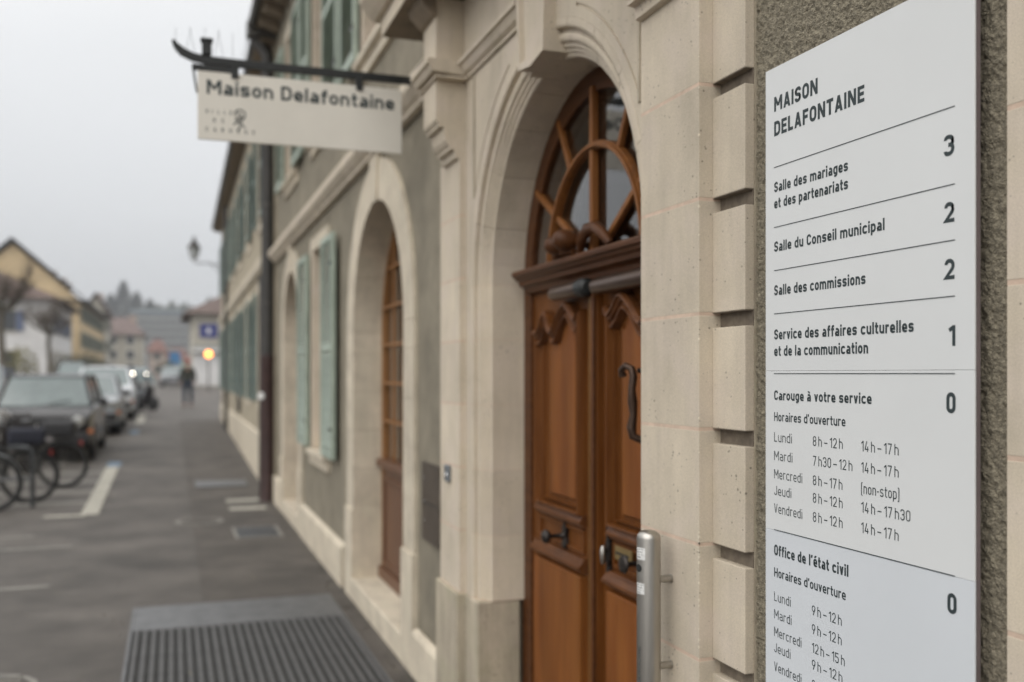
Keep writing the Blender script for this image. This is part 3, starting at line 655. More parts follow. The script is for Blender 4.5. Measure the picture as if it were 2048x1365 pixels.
# meter cabinet door and intercom
mc = tb(MB().box(1.288, 1.31, 4.845, 5.215, .795, 1.215), 'meter_cabinet_door', 'meter', .003)
mk = MB()
for z in (1.13, 1.00, .90): mk.lathe((1.288, 5.16, z), (-1, 0, 0), [(0, .010), (.004, .010), (.005, .004)], 12)
[MB().add(mk.v[i * 36:(i + 1) * 36], mk.f[:len(mk.f) // 3]).build('lock', 'chrome', mc) for i in range(3)]; MB().box(1.286, 1.2878, 4.86, 5.20, 1.0, 1.004).build('seam', 'black', mc)
ic = tb(MB().box(1.212, 1.229, 4.405, 4.475, 1.185, 1.265), 'intercom', 'intercom', .006)
MB().lathe((1.212, 4.44, 1.215), (-1, 0, 0), [(0, .012), (.003, .011)], 14).build('button', 'chrome', ic)
# threshold of the main door
tb(MB().box(1.20, 1.62, YC - .72, YC + .72, .0, .13), 'door_step', 'stone_dirt_shade', .012)

# ------------------------------------------------------------------ entrance door
DX = 1.465; YM = 3.307
DO = tb(MB().slab([arch_loop(YC, R1 + .02, ZS, .131), arch_loop(YC, R1 - .085, ZS, .14)], DX, DX + .08), 'entrance_door', 'wood_dark', .003)
def ds(mb, name, m, bev=0, smooth=False): return mb.build(name, m, DO, bev, smooth)
def loft(rings, cap=True):
    n_ = len(rings[0]); vs = [p for r_ in rings for p in r_]; fs = []
    for i in range(len(rings) - 1):
        for j in range(n_): fs.append((i * n_ + j, i * n_ + (j + 1) % n_, (i + 1) * n_ + (j + 1) % n_, (i + 1) * n_ + j))
    mb = MB()
    if cap:
        tri = tessellate_polygon([[Vector((p[1], p[2], 0)) for p in rings[-1]]]); fs += [tuple((len(rings) - 1) * n_ + q for q in t) for t in tri]
    return mb.add(vs, fs)
def panel_rings(outer, inner, prof):
    return [[(DX + x, o[0] + (i_[0] - o[0]) * t, o[1] + (i_[1] - o[1]) * t) for o, i_ in zip(outer, inner)] for t, x in prof]
def spl(pts, n=8):   # catmull rom through points
    res = []; P_ = [pts[0]] + pts + [pts[-1]]
    for i in range(1, len(P_) - 2):
        for j in range(n):
            t = j / n; a, b, c_, d = [Vector(q) for q in P_[i - 1:i + 3]]
            q = .5 * ((2 * b) + (c_ - a) * t + (2 * a - 5 * b + 4 * c_ - d) * t * t + (3 * b - a - 3 * c_ + d) * t ** 3); res.append((q.x, q.y))
    return res + [tuple(pts[-1])]
def leaf(s):
    y0, y1 = (3.330, 3.990) if s > 0 else (2.60, 3.228)
    ds(MB().box(DX + .012, DX + .06, y0 - (.02 if s > 0 else 0), y1 + (0 if s > 0 else .02), .135, 2.035), 'door_leaf', 'wood', .003)
    my = (lambda y: y) if s > 0 else (lambda y: 2 * 3.279 - y)
    top_o = spl([(3.400, 1.930), (3.425, 1.905), (3.47, 1.930), (3.525, 1.968), (3.60, 1.930), (3.665, 1.872), (3.705, 1.880), (3.752, 1.946), (3.80, 1.895), (3.84, 1.868), (3.878, 1.872)])
    top_i = [(3.485 + (y - 3.400) * (3.756 - 3.485) / (3.878 - 3.400), z - .062) for y, z in top_o]
    n_ = 6
    outer = top_o + [(3.878, 1.872 - (1.872 - 1.155) * i / n_) for i in range(1, n_)] + [(3.878 - (3.878 - 3.40) * i / n_, 1.155) for i in range(n_)] + [(3.40, 1.155 + (1.93 - 1.155) * i / n_) for i in range(n_)]
    zi = 1.810
    inner = top_i + [(3.756, zi - (zi - 1.205) * i / n_) for i in range(1, n_)] + [(3.756 - (3.756 - 3.485) * i / n_, 1.205) for i in range(n_)] + [(3.485, 1.205 + (1.868 - 1.205) * i / n_) for i in range(n_)]
    outer = [(my(y), z) for y, z in outer]; inner = [(my(y), z) for y, z in inner]
    fr = panel_rings(outer, inner, [(-.02, .012), (0, -.012), (.08, -.026), (.18, -.024), (.22, -.006), (.28, .008), (.42, .009), (.45, -.006), (.54, -.008), (.58, .009), (.9, .008), (1.0, .020)])
    ds(loft(fr, False), 'panel_moulding', 'wood', 0, True)
    ds(loft(panel_rings(outer, inner, [(1.0, .0198), (1.03, .004), (1.06, .0015)])), 'raised_panel', 'wood_panel')
    # carved head of the panel: a thick darker swan-neck roll
    nT = len(top_o); bp = [(-.004, .012), (-.004, -.022), (.006, -.034), (.014, -.036), (.017, -.026), (.026, -.024), (.031, -.012), (.044, -.014), (.050, -.024), (.056, -.024), (.060, -.008), (.064, .012)]
    strip = [[(DX + x, my(3.62 + (o_[0] - 3.62) * (1 - d_ * 1.6)), o_[1] - d_) for o_ in top_o] for d_, x in bp]
    vs_ = [p for q_ in strip for p in q_]; fs_ = [(i * nT + j, i * nT + j + 1, (i + 1) * nT + j + 1, (i + 1) * nT + j) for i in range(len(strip) - 1) for j in range(nT - 1)]
    ds(MB().add(vs_, fs_), 'swan_neck_moulding', 'wood_mould', 0, False)
    a, b = sorted((my(3.395), my(3.895)))
    zo = 0 if s > 0 else 0
    ds(MB().prism_y([(DX + .015, 1.158), (DX - .004, 1.156), (DX - .016, 1.134), (DX - .019, 1.132), (DX - .019, 1.124), (DX - .008, 1.120), (DX - .006, 1.110), (DX + .015, 1.108)], a, b), 'ledge_moulding', 'wood_mould')
    ds(MB().slab([rect(a + .01, b - .01, 1.008, 1.100), rect(a + .03, b - .03, 1.022, 1.086)], DX + .002, DX + .02), 'panel_moulding', 'wood', .002)
    ds(MB().prism_y([(DX + .015, .996), (DX - .006, .994), (DX - .010, .982), (DX - .024, .966), (DX - .028, .964), (DX - .028, .955), (DX - .020, .953), (DX - .016, .945), (DX + .015, .940)], a - .01, b + .02), 'ledge_moulding', 'wood_mould')
    ds(MB().box(DX - .014, DX + .02, a + .012, b + .012, .24, .925), 'lower_panel', 'wood_panel', .006)
    ds(MB().prism_y([(DX + .015, .22), (DX - .02, .25), (DX - .03, .16), (DX - .03, .135), (DX + .015, .135)], y0 + .01, y1 - .01), 'kick_board', 'wood_dark', .002)
leaf(1); leaf(-1)
# meeting stile
ds(MB().prism_y([(DX - .018, .14), (DX - .018, 2.03), (DX + .02, 2.03), (DX + .02, .14)], 3.246, 3.312), 'meeting_stile', 'wood', .006)
ds(MB().box(DX - .0195, DX - .0181, 3.302, 3.306, .14, 2.03), 'brass_strip', 'brass', .001)
ds(MB().box(DX - .03, DX - .018, 3.2465, 3.262, .14, 2.03), 'astragal', 'wood_dark', .004)
# transom: profiled beam
TP = [(DX + .06, 2.132), (1.352, 2.126), (1.345, 2.118), (1.348, 2.105), (1.366, 2.098), (1.372, 2.090), (1.392, 2.082), (1.398, 2.066), (1.418, 2.060), (1.432, 2.052), (1.438, 2.036), (1.455, 2.032), (DX + .06, 2.032)]
TP = [(DX - (DX - x) * .68 if x < DX else x, z) for x, z in TP]
ds(MB().prism_y(TP, 2.60, 3.995), 'transom', 'wood_dark', .0015)
# fanlight
for a0 in range(0, 180, 60): pass
def arcbar(r0, r1, x0, x1, cy, cz, name, m='wood_fan', n_=36):
    lp = [(cy + r1 * math.cos(PI * i / n_), cz + r1 * math.sin(PI * i / n_)) for i in range(n_ + 1)] + [(cy + r0 * math.cos(PI - PI * i / n_), cz + r0 * math.sin(PI - PI * i / n_)) for i in range(n_ + 1)]
    return ds(MB().slab([lp], x0, x1), name, m, .004)
arcbar(.410, .438, DX - .012, DX + .015, YM, 2.10, 'fanlight_arc')
arcbar(.415, .430, DX - .022, DX - .0125, YM, 2.10, 'fanlight_bead')
ds(MB().box(DX - .014, DX + .015, YM - .014, YM + .014, 2.131, 2.745), 'glazing_bar', 'wood_fan', .004)
def bar(p, q, w2=.0125):
    d = Vector((q[0] - p[0], q[1] - p[1])).normalized(); nn = Vector((-d.y, d.x)) * w2
    lp = [(p[0] + nn.x, p[1] + nn.y), (p[0] - nn.x, p[1] - nn.y), (q[0] - nn.x, q[1] - nn.y), (q[0] + nn.x, q[1] + nn.y)]
    ds(MB().slab([lp], DX - .008, DX + .015), 'glazing_bar', 'wood_fan', .004)
for s in (1, -1):
    for ang, r0, r1 in ((60, .435, .69), (31, .15, .70)):
        a = math.radians(ang); bar((YM + s * r0 * math.cos(a), 2.10 + r0 * math.sin(a)), (YM + s * r1 * math.cos(a), 2.10 + r1 * math.sin(a)))
ds(MB().slab([arch_loop(YC, R1 - .03, ZS, 2.12)], DX + .016, DX + .020), 'fanlight_pane', 'glass')
# carved scrolls on the transom
for s in (1,):
    sv = MB()
    pts = [(1.43, 3.35, 2.140), (1.42, 3.32, 2.180), (1.42, 3.26, 2.212), (1.42, 3.19, 2.210), (1.42, 3.13, 2.180), (1.43, 3.09, 2.140)]
    ds(MB().tube([Vector(p) for p in pts], [.014, .020, .023, .023, .020, .014], 10), 'scroll_carving', 'wood_dark', 0, True)
    ds(MB().lathe((1.395, 3.40, 2.190), (1, -.1, 0), [(-.052, .006), (-.048, .022), (-.03, .038), (0, .040), (.03, .034), (.055, .018)], 18), 'scroll_volute', 'wood_dark', 0, True)
    ds(MB().lathe((1.385, 3.485, 2.180), (1, -.1, 0), [(-.045, .006), (-.04, .020), (-.02, .034), (.01, .04), (.04, .03), (.06, .015)], 18), 'scroll_volute', 'wood_dark', 0, True)
    ds(MB().tube([(1.42, 3.58, 2.140), (1.41, 3.52, 2.160), (1.41, 3.44, 2.160), (1.42, 3.38, 2.145)], [.012, .024, .026, .012], 10), 'scroll_carving', 'wood_dark', 0, True)
# door closers
for ya, yb, z in ((3.255, 3.62, 2.005), (2.70, 3.215, 2.000)):
    cl = ds(MB().lathe((1.425, yb, z), (0, -1, 0), [(0, .012), (.012, .026), (.03, .030), (yb - ya - .08, .030)], 20), 'door_closer', 'bronze', 0, True)
    MB().lathe((1.425, ya + .08, z), (0, -1, 0), [(0, .034), (.03, .036), (.055, .034), (.068, .02)], 20).build('end_cap', 'black', cl, 0, True)
# knockers, knobs, handle, lock plates
kn = ds(MB().slab([[(3.575, 1.005), (3.595, 1.00), (3.612, 1.02), (3.603, 1.05), (3.612, 1.08), (3.597, 1.095), (3.59, 1.125), (3.583, 1.095), (3.568, 1.08), (3.577, 1.05), (3.566, 1.02)]], DX - .006, DX + .012), 'knob_plate', 'iron', .002)
MB().lathe((DX - .006, 3.59, 1.052), (-1, 0, 0), [(0, .016), (.008, .010), (.045, .008), (.055, .012), (.062, .024), (.075, .028), (.086, .02), (.09, .005)], 18).build('knob', 'iron', kn, 0, True)
k2 = ds(MB().lathe((DX + .005, 2.905, 1.068), (-1, 0, 0), [(0, .022), (.010, .010), (.05, .008), (.066, .010), (.070, .026), (.076, .031), (.084, .026), (.088, .004)], 20), 'door_knob', 'iron', 0, True)
ds(MB().box(DX - .004, DX + .004, 2.985, 3.120, 1.045, 1.092), 'brass_plate', 'brass', .001)
txt = MB()
for j, (a, b) in enumerate(((3.108, 3.09), (3.085, 3.06), (3.054, 3.04), (3.034, 3.006))): txt.box(DX - .0052, DX - .0042, b, a, 1.064, 1.073)
ds(txt, 'engraving', 'black')
lk = ds(MB().slab([[(3.162, .985), (3.175, .965), (3.188, .985), (3.183, 1.01), (3.192, 1.03), (3.192, 1.09), (3.183, 1.105), (3.186, 1.13), (3.175, 1.175), (3.164, 1.13), (3.167, 1.105), (3.158, 1.09), (3.158, 1.03), (3.167, 1.01)]], DX - .008, DX + .012), 'lock_plate', 'iron', .002)
MB().lathe((DX - .008, 3.178, 1.065), (-1, 0, -.2), [(0, .010), (.008, .009), (.012, .010), (.014, .006)], 16).build('turn_knob', 'iron', lk, 0, True)
MB().lathe((DX - .022, 3.178, 1.015), (0, 0, 1), [(0, .004), (.006, .008), (.03, .0105), (.055, .010), (.066, .004)], 14).build('thumb_latch', 'steel', lk, 0, True)
hp = [(1.375, 2.872, 1.682), (1.368, 2.868, 1.702), (1.372, 2.848, 1.716), (1.385, 2.828, 1.706), (1.388, 2.822, 1.68), (1.382, 2.822, 1.64), (1.385, 2.822, 1.60), (1.388, 2.822, 1.56), (1.382, 2.824, 1.52), (1.385, 2.820, 1.492), (1.41, 2.805, 1.478), (1.468, 2.79, 1.476)]
ds(MB().tube(hp, [.013, .011, .011, .012, .013, .012, .016, .012, .016, .014, .012, .012], 10), 'pull_handle', 'iron_brown', 0, True)
ds(MB().tube([(1.468, 2.80, 1.70), (1.40, 2.82, 1.70)], .008, 8), 'handle_stay', 'iron', 0, True)
# room behind the fanlight
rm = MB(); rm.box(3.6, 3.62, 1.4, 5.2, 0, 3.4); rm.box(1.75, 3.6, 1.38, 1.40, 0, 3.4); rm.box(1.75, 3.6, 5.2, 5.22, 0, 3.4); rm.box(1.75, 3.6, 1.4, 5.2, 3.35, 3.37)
ds(rm, 'hall_wall', 'dark'); ds(MB().box(2.2, 2.22, 3.7, 4.45, 2.2, 2.62).box(2.5, 2.52, 3.0, 3.5, 2.9, 3.2), 'added_pale_panel', 'interior_white')  # pale panels added to imitate bright patches behind the fanlight

# ------------------------------------------------------------------ steel ashtray post
AS = thing('cigarette_ashtray', 'slim stainless steel tube ashtray with two stickers bolted to the door jamb', 'ashtray', (1.165, 2.28, .55))
MB().lathe((0, 0, 0), (0, 0, 1), [(0, .028), (.003, .031), (.716, .031), (.723, .0297), (.729, .026), (.734, .0185), (.7365, .008)], 48).build('tube_body', 'steel', AS, 0, True)
for z in (.607, .383, .12): MB().lathe((.029, 0, z), (1, 0, 0), [(0, .0098), (.033, .0098), (.0335, .0115), (.0365, .0115)], 16).build('wall_pin', 'steel', AS, 0, True)
def cylmap(a0, z0, r=.0312):   # a0 angle of the text start measured from -Y towards +X ; u runs round the tube
    return lambda u, v, e: (math.sin(a0 + u / r) * (r + e), -math.cos(a0 + u / r) * (r + e), z0 + v)
def patch(a0, a1, z0, z1, r, name, m, n_=8):
    vs = []; fs = []
    for i in range(n_ + 1):
        a = a0 + (a1 - a0) * i / n_; vs += [(math.sin(a) * r, -math.cos(a) * r, z0), (math.sin(a) * r, -math.cos(a) * r, z1)]
    for i in range(n_): fs.append((2 * i, 2 * i + 2, 2 * i + 3, 2 * i + 1))
    return MB().add(vs, fs).build(name, m, AS)
M['sticker'] = mat('silver_sticker', (.72, .72, .70), .6, var=.15, scale=60)
FC = math.atan2(-1.165, -2.28)    # direction from tube to camera
fa = -math.atan2(1.165, 2.28)     # angle of the camera side measured from -Y
for z0, z1, da in ((.663, .694, -.18), (.575, .603, -.25)):
    patch(fa - 1.25, fa + da - .12, z0, z1, .03125, 'sticker', 'sticker')
    tx = MB()
    for k_ in range(4):
        zz = z1 - .005 - k_ * .0065; w_ = [.9, .75, .85, .5][k_]
        vs = []; a0_, a1_ = fa - 1.18, fa - 1.18 + w_ * .85
        for i in range(5):
            a = a0_ + (a1_ - a0_) * i / 4; vs += [(math.sin(a) * .0313, -math.cos(a) * .0313, zz - .001), (math.sin(a) * .0313, -math.cos(a) * .0313, zz + (.0012 if k_ else .002))]
        tx.add(vs, [(2 * i, 2 * i + 2, 2 * i + 3, 2 * i + 1) for i in range(4)])
    tx.build('sticker_print', 'ink', AS)
hole = MB().lathe((math.sin(fa - .98) * .0265, -math.cos(fa - .98) * .0265, .641), (math.sin(fa - .98), -math.cos(fa - .98), 0), [(0, .0105), (.0052, .0105)], 20).build('stub_hole', 'black', AS)
gm = lambda u, v, e: (math.sin(fa - .72 - v / .0312) * (.0313 + e), -math.cos(fa - .72 - v / .0312) * (.0313 + e), .335 + u)
text_mesh('CAROUGE', .0095, .105, .11, gm).build('graffiti', 'ink', AS)

# ------------------------------------------------------------------ hanging sign
HS = thing('hanging_sign', 'off white hanging board reading Maison Delafontaine under a black iron arm', 'sign', (1.25, 5.1, 3.2))
def hs(mb, name, m, bev=0, smooth=False):
    o = mb.build(name, m, HS, bev, smooth); o.matrix_parent_inverse = Matrix.Translation((-1.25, -5.1, -3.2)); return o
hs(MB().box(.122, 1.150, 5.092, 5.108, 2.852, 3.190), 'board', 'signboard', .002)
arm = [(.005, 5.1, 3.330), (.02, 5.1, 3.305), (.05, 5.1, 3.276), (.10, 5.1, 3.255), (.17, 5.1, 3.246), (.30, 5.1, 3.244), (1.235, 5.1, 3.244)]
bb = MB()
for i, (p, q) in enumerate(zip(arm, arm[1:])): pass
av = []; 
for i, p in enumerate(arm):
    d = Vector(arm[min(i + 1, 6)]) - Vector(arm[max(i - 1, 0)]); d.normalize(); nn = Vector((-d.z, 0, d.x)) * (.020 if i > 1 else .006 + .008 * i)
    for sy in (-.012, .012): av += [(p[0] + nn.x, 5.1 + sy, p[2] + nn.z), (p[0] - nn.x, 5.1 + sy, p[2] - nn.z)]
af = []
for i in range(6):
    a = i * 4; b = a + 4
    af += [(a, a + 1, b + 1, b), (a + 2, b + 2, b + 3, a + 3), (a, b, b + 2, a + 2), (a + 1, a + 3, b + 3, b + 1)]
af += [(0, 2, 3, 1), (24, 25, 27, 26)]
hs(MB().add(av, af), 'iron_arm', 'black', .002)
for x in (.300, .925): hs(MB().box(x - .018, x + .018, 5.085, 5.091, 3.165, 3.235).box(x - .018, x + .018, 5.109, 5.115, 3.165, 3.235), 'hanger', 'black', .001)
hs(MB().box(1.232, 1.262, 5.06, 5.14, 3.195, 3.30), 'wall_bracket', 'black', .002)
hs(MB().box(.095, .30, 5.09, 5.11, 3.193, 3.222), 'top_clip', 'black', .002)
hs(MB().box(.142, .188, 5.08, 5.12, 3.27, 3.335).box(.135, .195, 5.075, 5.125, 3.336, 3.352), 'arm_finial', 'black', .004)
hs(MB().tube([(.102, 5.1, 3.20), (.108, 5.1, 3.15), (.120, 5.1, 3.08)], .006, 6), 'edge_strap', 'black')
for i_ in range(9): hs(MB().tube([(.02 + i_ * .045, 5.1, 3.27), (.02 + i_ * .045 + .03 * math.sin(i_ * 2.1), 5.1 + .02 * math.cos(i_), 3.27 + .13)], .0011, 3, cap=False), 'bird_spike', 'steel_dark')
hsm = lambda x0, z0: (lambda u, v, e: (x0 + u, 5.0915 - e, z0 + v))
hs(text_mesh('Maison Delafontaine', .072, .945, .20, hsm(.165, 3.078)), 'lettering', 'ink')
for t, x0, z0, wd in (('VILLE', .160, 2.982, .115), ('DE', .195, 2.940, .042), ('CAROUGE', .160, 2.893, .225)):
    n_ = len(t); step = wd / max(1, n_ - 1); mb = MB()
    for i, ch in enumerate(t):
        q = text_mesh(ch, .021, None, .16, hsm(x0 + i * step, z0)); mb.add(q.v, q.f)
    hs(mb, 'lettering', 'ink')
em = MB()     # city emblem: curled crest
def est(pts, w_):
    for qd in stroke_quads(fillet(pts), w_, False): em.add([(p.x, 5.0912, p.y) for p in qd], [(0, 1, 2, 3)])
for pts in ([(.292, 2.935), (.318, 2.955, .01), (.338, 2.962, .01), (.352, 2.985, .01), (.345, 3.005)], [(.296, 2.985), (.305, 3.008, .01), (.325, 3.014, .01), (.345, 3.004)], [(.300, 2.975), (.316, 2.965, .006), (.334, 2.985, .006), (.318, 2.998, .006), (.305, 2.985)], [(.318, 2.955), (.325, 2.925), (.312, 2.905)], [(.330, 2.955), (.338, 2.93), (.35, 2.925)], [(.30, 2.955), (.322, 2.972), (.347, 2.972)]): est(pts, .0065)
hs(em, 'emblem', 'ink')

# ------------------------------------------------------------------ downpipe
DP = thing('downpipe', 'dark rainwater pipe with dark red cast iron foot between the two houses', 'downpipe', (1.2, 13.33, 0))
MB().tube([(0, 0, 1.9), (0, 0, 5.9), (-.2, 0, 6.18)], .082, 14).build('upper_pipe', 'pipe', DP, 0, True)
MB().lathe((0, 0, 0), (0, 0, 1), [(0, .10), (.05, .092), (1.8, .090), (1.85, .102), (1.93, .102), (1.94, .085)], 16).build('foot_pipe', 'pipe_red', DP, 0, True)
for z in (2.6, 3.9, 5.2): MB().lathe((0, 0, z), (0, 0, 1), [(0, .092), (.04, .092)], 14).box(.05, .12, -.012, .012, z, z + .03).build('pipe_clamp', 'zinc', DP)
MB().lathe((-.09, -.06, 1.40), (-.7, -1, 0), [(0, .05), (.006, .048)], 18).build('round_tag', 'interior_white', DP)
MB().box(-.27, .14, -.16, .06, 6.10, 6.30).build('added_gutter_gap_block', 'zinc', DP, .01)  # block added to close the bright sky gap between the gutters
MB().box(-.09, .09, .10, .26, 0, 3.0).build('cable_duct', 'pipe', DP)

# ------------------------------------------------------------------ second house along the street
ang2 = -math.atan2(.17, 18.0)
NH = thing('neighbouring_house', 'long tan terraced house with blue green shutters beyond the downpipe', 'building', (1.285, 13.45, 0), ang2)
NHD = thing  # keep names short
W2 = []
y = 1.55
while y < 17.3: W2.append(y); y += 2.95
lp = [[(-.18, -.1), (18.1, -.1), (18.1, 6.25), (-.18, 6.25)]]
for yy in W2: lp.append(rect(yy, yy + .95, 1.25, 2.95)); lp.append(rect(yy, yy + .95, 4.0, 5.5))
MB().slab(lp, 0, .4).build('stucco_wall', 'stucco_tan', NH)
MB().prism_y([(.0, 0), (-.03, 0), (-.03, .75), (0, .78)], 0, 18.1).build('plinth', 'stone_pale', NH, .004)
MB().prism_y([(.0, 3.22), (-.05, 3.24), (-.08, 3.30), (-.08, 3.40), (0, 3.42)], 0, 18.1).build('string_course', 'stone_pale', NH, .004)
MB().box(-.03, .1, -.02, .35, .76, 3.2).box(-.03, .1, -.02, .35, 3.43, 6.0).build('corner_stones', 'stone_pale', NH, .004)
MB().box(-.22, .3, -.2, 18.1, 6.05, 6.14).build('eaves_soffit', 'soffit', NH)
MB().tube([(-.245, -.2, 6.16), (-.245, 18.1, 6.16)], .055, 8).build('gutter', 'zinc', NH)
MB().prism_y([(-.24, 6.145), (-.16, 6.2), (5, 9.6), (5, 9.5), (.3, 6.145)], -.2, 18.1).build('roof', 'roof_tile', NH)
for i, yy in enumerate(W2):
    for (za, zb) in ((1.25, 2.95), (4.0, 5.5)):
        wf = MB().slab([rect(yy - .12, yy + 1.07, za - .12, zb + .15), rect(yy, yy + .95, za, zb)], -.02, .25).build('window', 'stone_pale', NH, .003)
        MB().box(.16, .165, yy, yy + .95, za, zb).build('pane', 'glass', wf); MB().box(.14, .18, yy + .45, yy + .50, za, zb).build('glazing_bar', 'wood_win', wf)
        MB().box(.30, .32, yy, yy + .95, za, zb).build('curtain', 'dark', wf)
        for a, b in ((yy - .52, yy - .05), (yy + 1.0, yy + 1.47)):
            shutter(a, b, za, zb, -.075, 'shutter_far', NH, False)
MB().tube([(-.08, 12.9, .2), (-.08, 12.9, 6.0)], .05, 8).build('downpipe', 'pipe', NH)
MB().box(-.06, 0, 7.6, 8.0, .9, 3.0).build('notice_board', 'dark', NH, .005)

# wall lantern on a long bracket
LN = thing('wall_lantern', 'old street lantern on a thin bracket high on the neighbouring house', 'street lamp', (1.44, 30, 4.86))
MB().tube([(0, 0, 0), (-.4, 0, .06), (-.78, 0, .05), (-.82, 0, .12)], .018, 8).build('bracket', 'iron', LN, 0, True)
MB().tube([(0, 0, -.3), (-.2, 0, -.12), (-.35, 0, .04)], .012, 6).build('brace', 'iron', LN, 0, True)
LH = (-.82, 0, .14)
M['lamp_glass'] = mat('frosted_lamp_glass', (.5, .52, .52), .3, var=.05)
def frustum(mb, c, zr, n_=6):
    prof = [(z, r) for z, r in zr]; return mb.lathe(c, (0, 0, 1), prof, n_)
frustum(MB(), LH, [(0, .06), (.02, .09), (.03, .10), (.34, .19)]).build('lamp_glass', 'lamp_glass', LN)
frustum(MB(), LH, [(.34, .21), (.36, .21), (.50, .10), (.54, .07), (.58, .07), (.62, .03), (.68, .035), (.70, .01)]).build('lamp_cap', 'iron', LN)
cg = MB()
for j in range(6):
    a = 2 * PI * j / 6; cg.tube([(LH[0] + .10 * math.sin(a), .10 * math.cos(a), LH[2] + .03), (LH[0] + .195 * math.sin(a), .195 * math.cos(a), LH[2] + .34)], .009, 5)
cg.build('lamp_cage', 'iron', LN)

# ------------------------------------------------------------------ ground fittings and paint
GR = thing('pavement_grating', 'wide steel cellar grating with plain cover plate at the wall foot', 'grating', (.45, 6, 0))
def gr(mb, name, m, bev=0):
    o = mb.build(name, m, GR, bev); o.location = (-.45, -6, 0); return o
GX0, GX1 = -.24, 1.12
gr(MB().box(GX0, GX1, 6.86, 7.50, .001, .014), 'cover_plate', 'steel_grate', .002)
gr(MB().box(GX0 - .02, GX0, 4.2, 7.52, -.02, .016).box(GX1, GX1 + .02, 4.2, 7.52, -.02, .016).box(GX0, GX1, 7.501, 7.52, -.02, .016).box(GX0, GX1, 6.835, 6.858, .001, .016), 'frame', 'steel_grate', .002)
b0 = MB().box(-.012, .012, 4.2, 6.83, .006, .016).build('bar', 'steel_bar', GR, .003); nb = 26
b0.location = (GX0 + .03 - .45, -6, 0)
for i in range(1, nb): inst(b0, GR, (GX0 + .03 + i * (GX1 - GX0 - .05) / (nb - 1) - .45, -6, 0))
cb = MB()
for i in range(52): cb.box(GX0, GX1, 4.22 + i * .05, 4.228 + i * .05, .0055, .0115)
o = gr(cb, 'cross_rods', 'steel_dark'); o['kind'] = 'stuff'
gr(MB().box(GX0, GX1, 4.2, 6.835, .0045, .0054), 'pit_floor', 'pit')
def plate(name, label, cat, x0, x1, y0, y1, m, group=None, h=.006, frame=None):
    t = thing(name, label, cat, ((x0 + x1) / 2, (y0 + y1) / 2, gz((y0 + y1) / 2)), 0, group)
    hx, hy = (x1 - x0) / 2, (y1 - y0) / 2
    MB().slab([rect(-hx, hx, -hy, hy), rect(-hx + .03, hx - .03, -hy + .03, hy - .03)], .004, .004 + h, lambda a, b, c: (b, c, a)).build('frame', frame or m, t)
    sl = MB().box(-hx + .032, hx - .032, -hy + .032, hy - .032, .0042, .0042 + h * .6).build('cover', m, t)
    return t
plate('service_hatch', 'small dark steel hatch set in pavement beside the house wall past the grating', 'hatch', .62, 1.10, 10.4, 11.15, 'steel_dark', frame='paint_faint')
plate('cellar_hatch', 'long grey blue steel hatch in the pavement before the downpipe', 'hatch', .34, 1.08, 15.0, 16.3, 'steel_grate')
MH = thing('manhole_cover', 'round worn manhole cover in the asphalt nearest the lower left corner', 'manhole', (-.98, 5.85, 0))
MB().lathe((0, 0, .001), (0, 0, 1), [(0, .30), (.004, .30)], 40).build('cover', 'paint_faint', MH)
MB().lathe((0, 0, .0052), (0, 0, 1), [(0, .26), (.003, .26)], 40).build('lid', 'pavement', MH)
lidp = MB()
for k_ in range(-4, 5): lidp.box(-.2, .2, k_ * .05 - .008, k_ * .05 + .008, .0085, .0115)
o = lidp.build('lid_ribs', 'paint_faint', MH)
MH2 = thing('round_access_cover', 'pale round access cover in the pavement level with the small hatch', 'manhole', (.30, 11.75, 0))
MB().lathe((0, 0, .0045), (0, 0, 1), [(0, .27), (.004, .27)], 36).build('cover', 'paint_faint', MH2)
MB().lathe((0, 0, .009), (0, 0, 1), [(0, .21), (.003, .21)], 36).build('lid', 'pavement', MH2)
def mark(name, pts, m, dz=.005):
    mb = MB().add([(x, y, gz(y) + dz) for x, y in pts], [tuple(range(len(pts)))]); o = mb.build(name, m); o['kind'] = 'structure'; return o
mark('parking_line', [(-1.03, 12.75), (-.83, 12.75), (-.86, 18.3), (-1.06, 18.3)], 'paint')
mark('parking_line', [(-1.42, 12.62), (-.97, 12.62), (-.97, 12.82), (-1.42, 12.82)], 'paint', .0055)
for yy in (13.9, 15.0, 16.2, 17.4): mark('parking_line', [(-2.4, yy), (-1.06, yy), (-1.06, yy + .22), (-2.4, yy + .22)], 'paint_faint')
mark('parking_line', [(-1.06, 18.35), (-.84, 18.35), (-.85, 19.1), (-1.07, 19.1)], 'paint_blue')
mark('parking_line', [(-.98, 30.0), (-.76, 30.0), (-.78, 33.8), (-1.0, 33.8)], 'paint')
mark('parking_line', [(-.98, 25.8), (-.76, 25.8), (-.78, 27.0), (-1.0, 27.0)], 'paint_blue')
for x1, yy in ((-.91, 10.43), (-.92, 8.52), (-1.35, 11.2)): mark('parking_line', [(-4.5, yy - .12), (x1, yy), (x1, yy + .09), (-4.5, yy - .03)], 'paint_faint')
for yy in (12.55, 13.35): mark('pavement_line', [(.68, yy), (1.12, yy), (1.12, yy + .3), (.68, yy + .3)], 'paint', .0085)
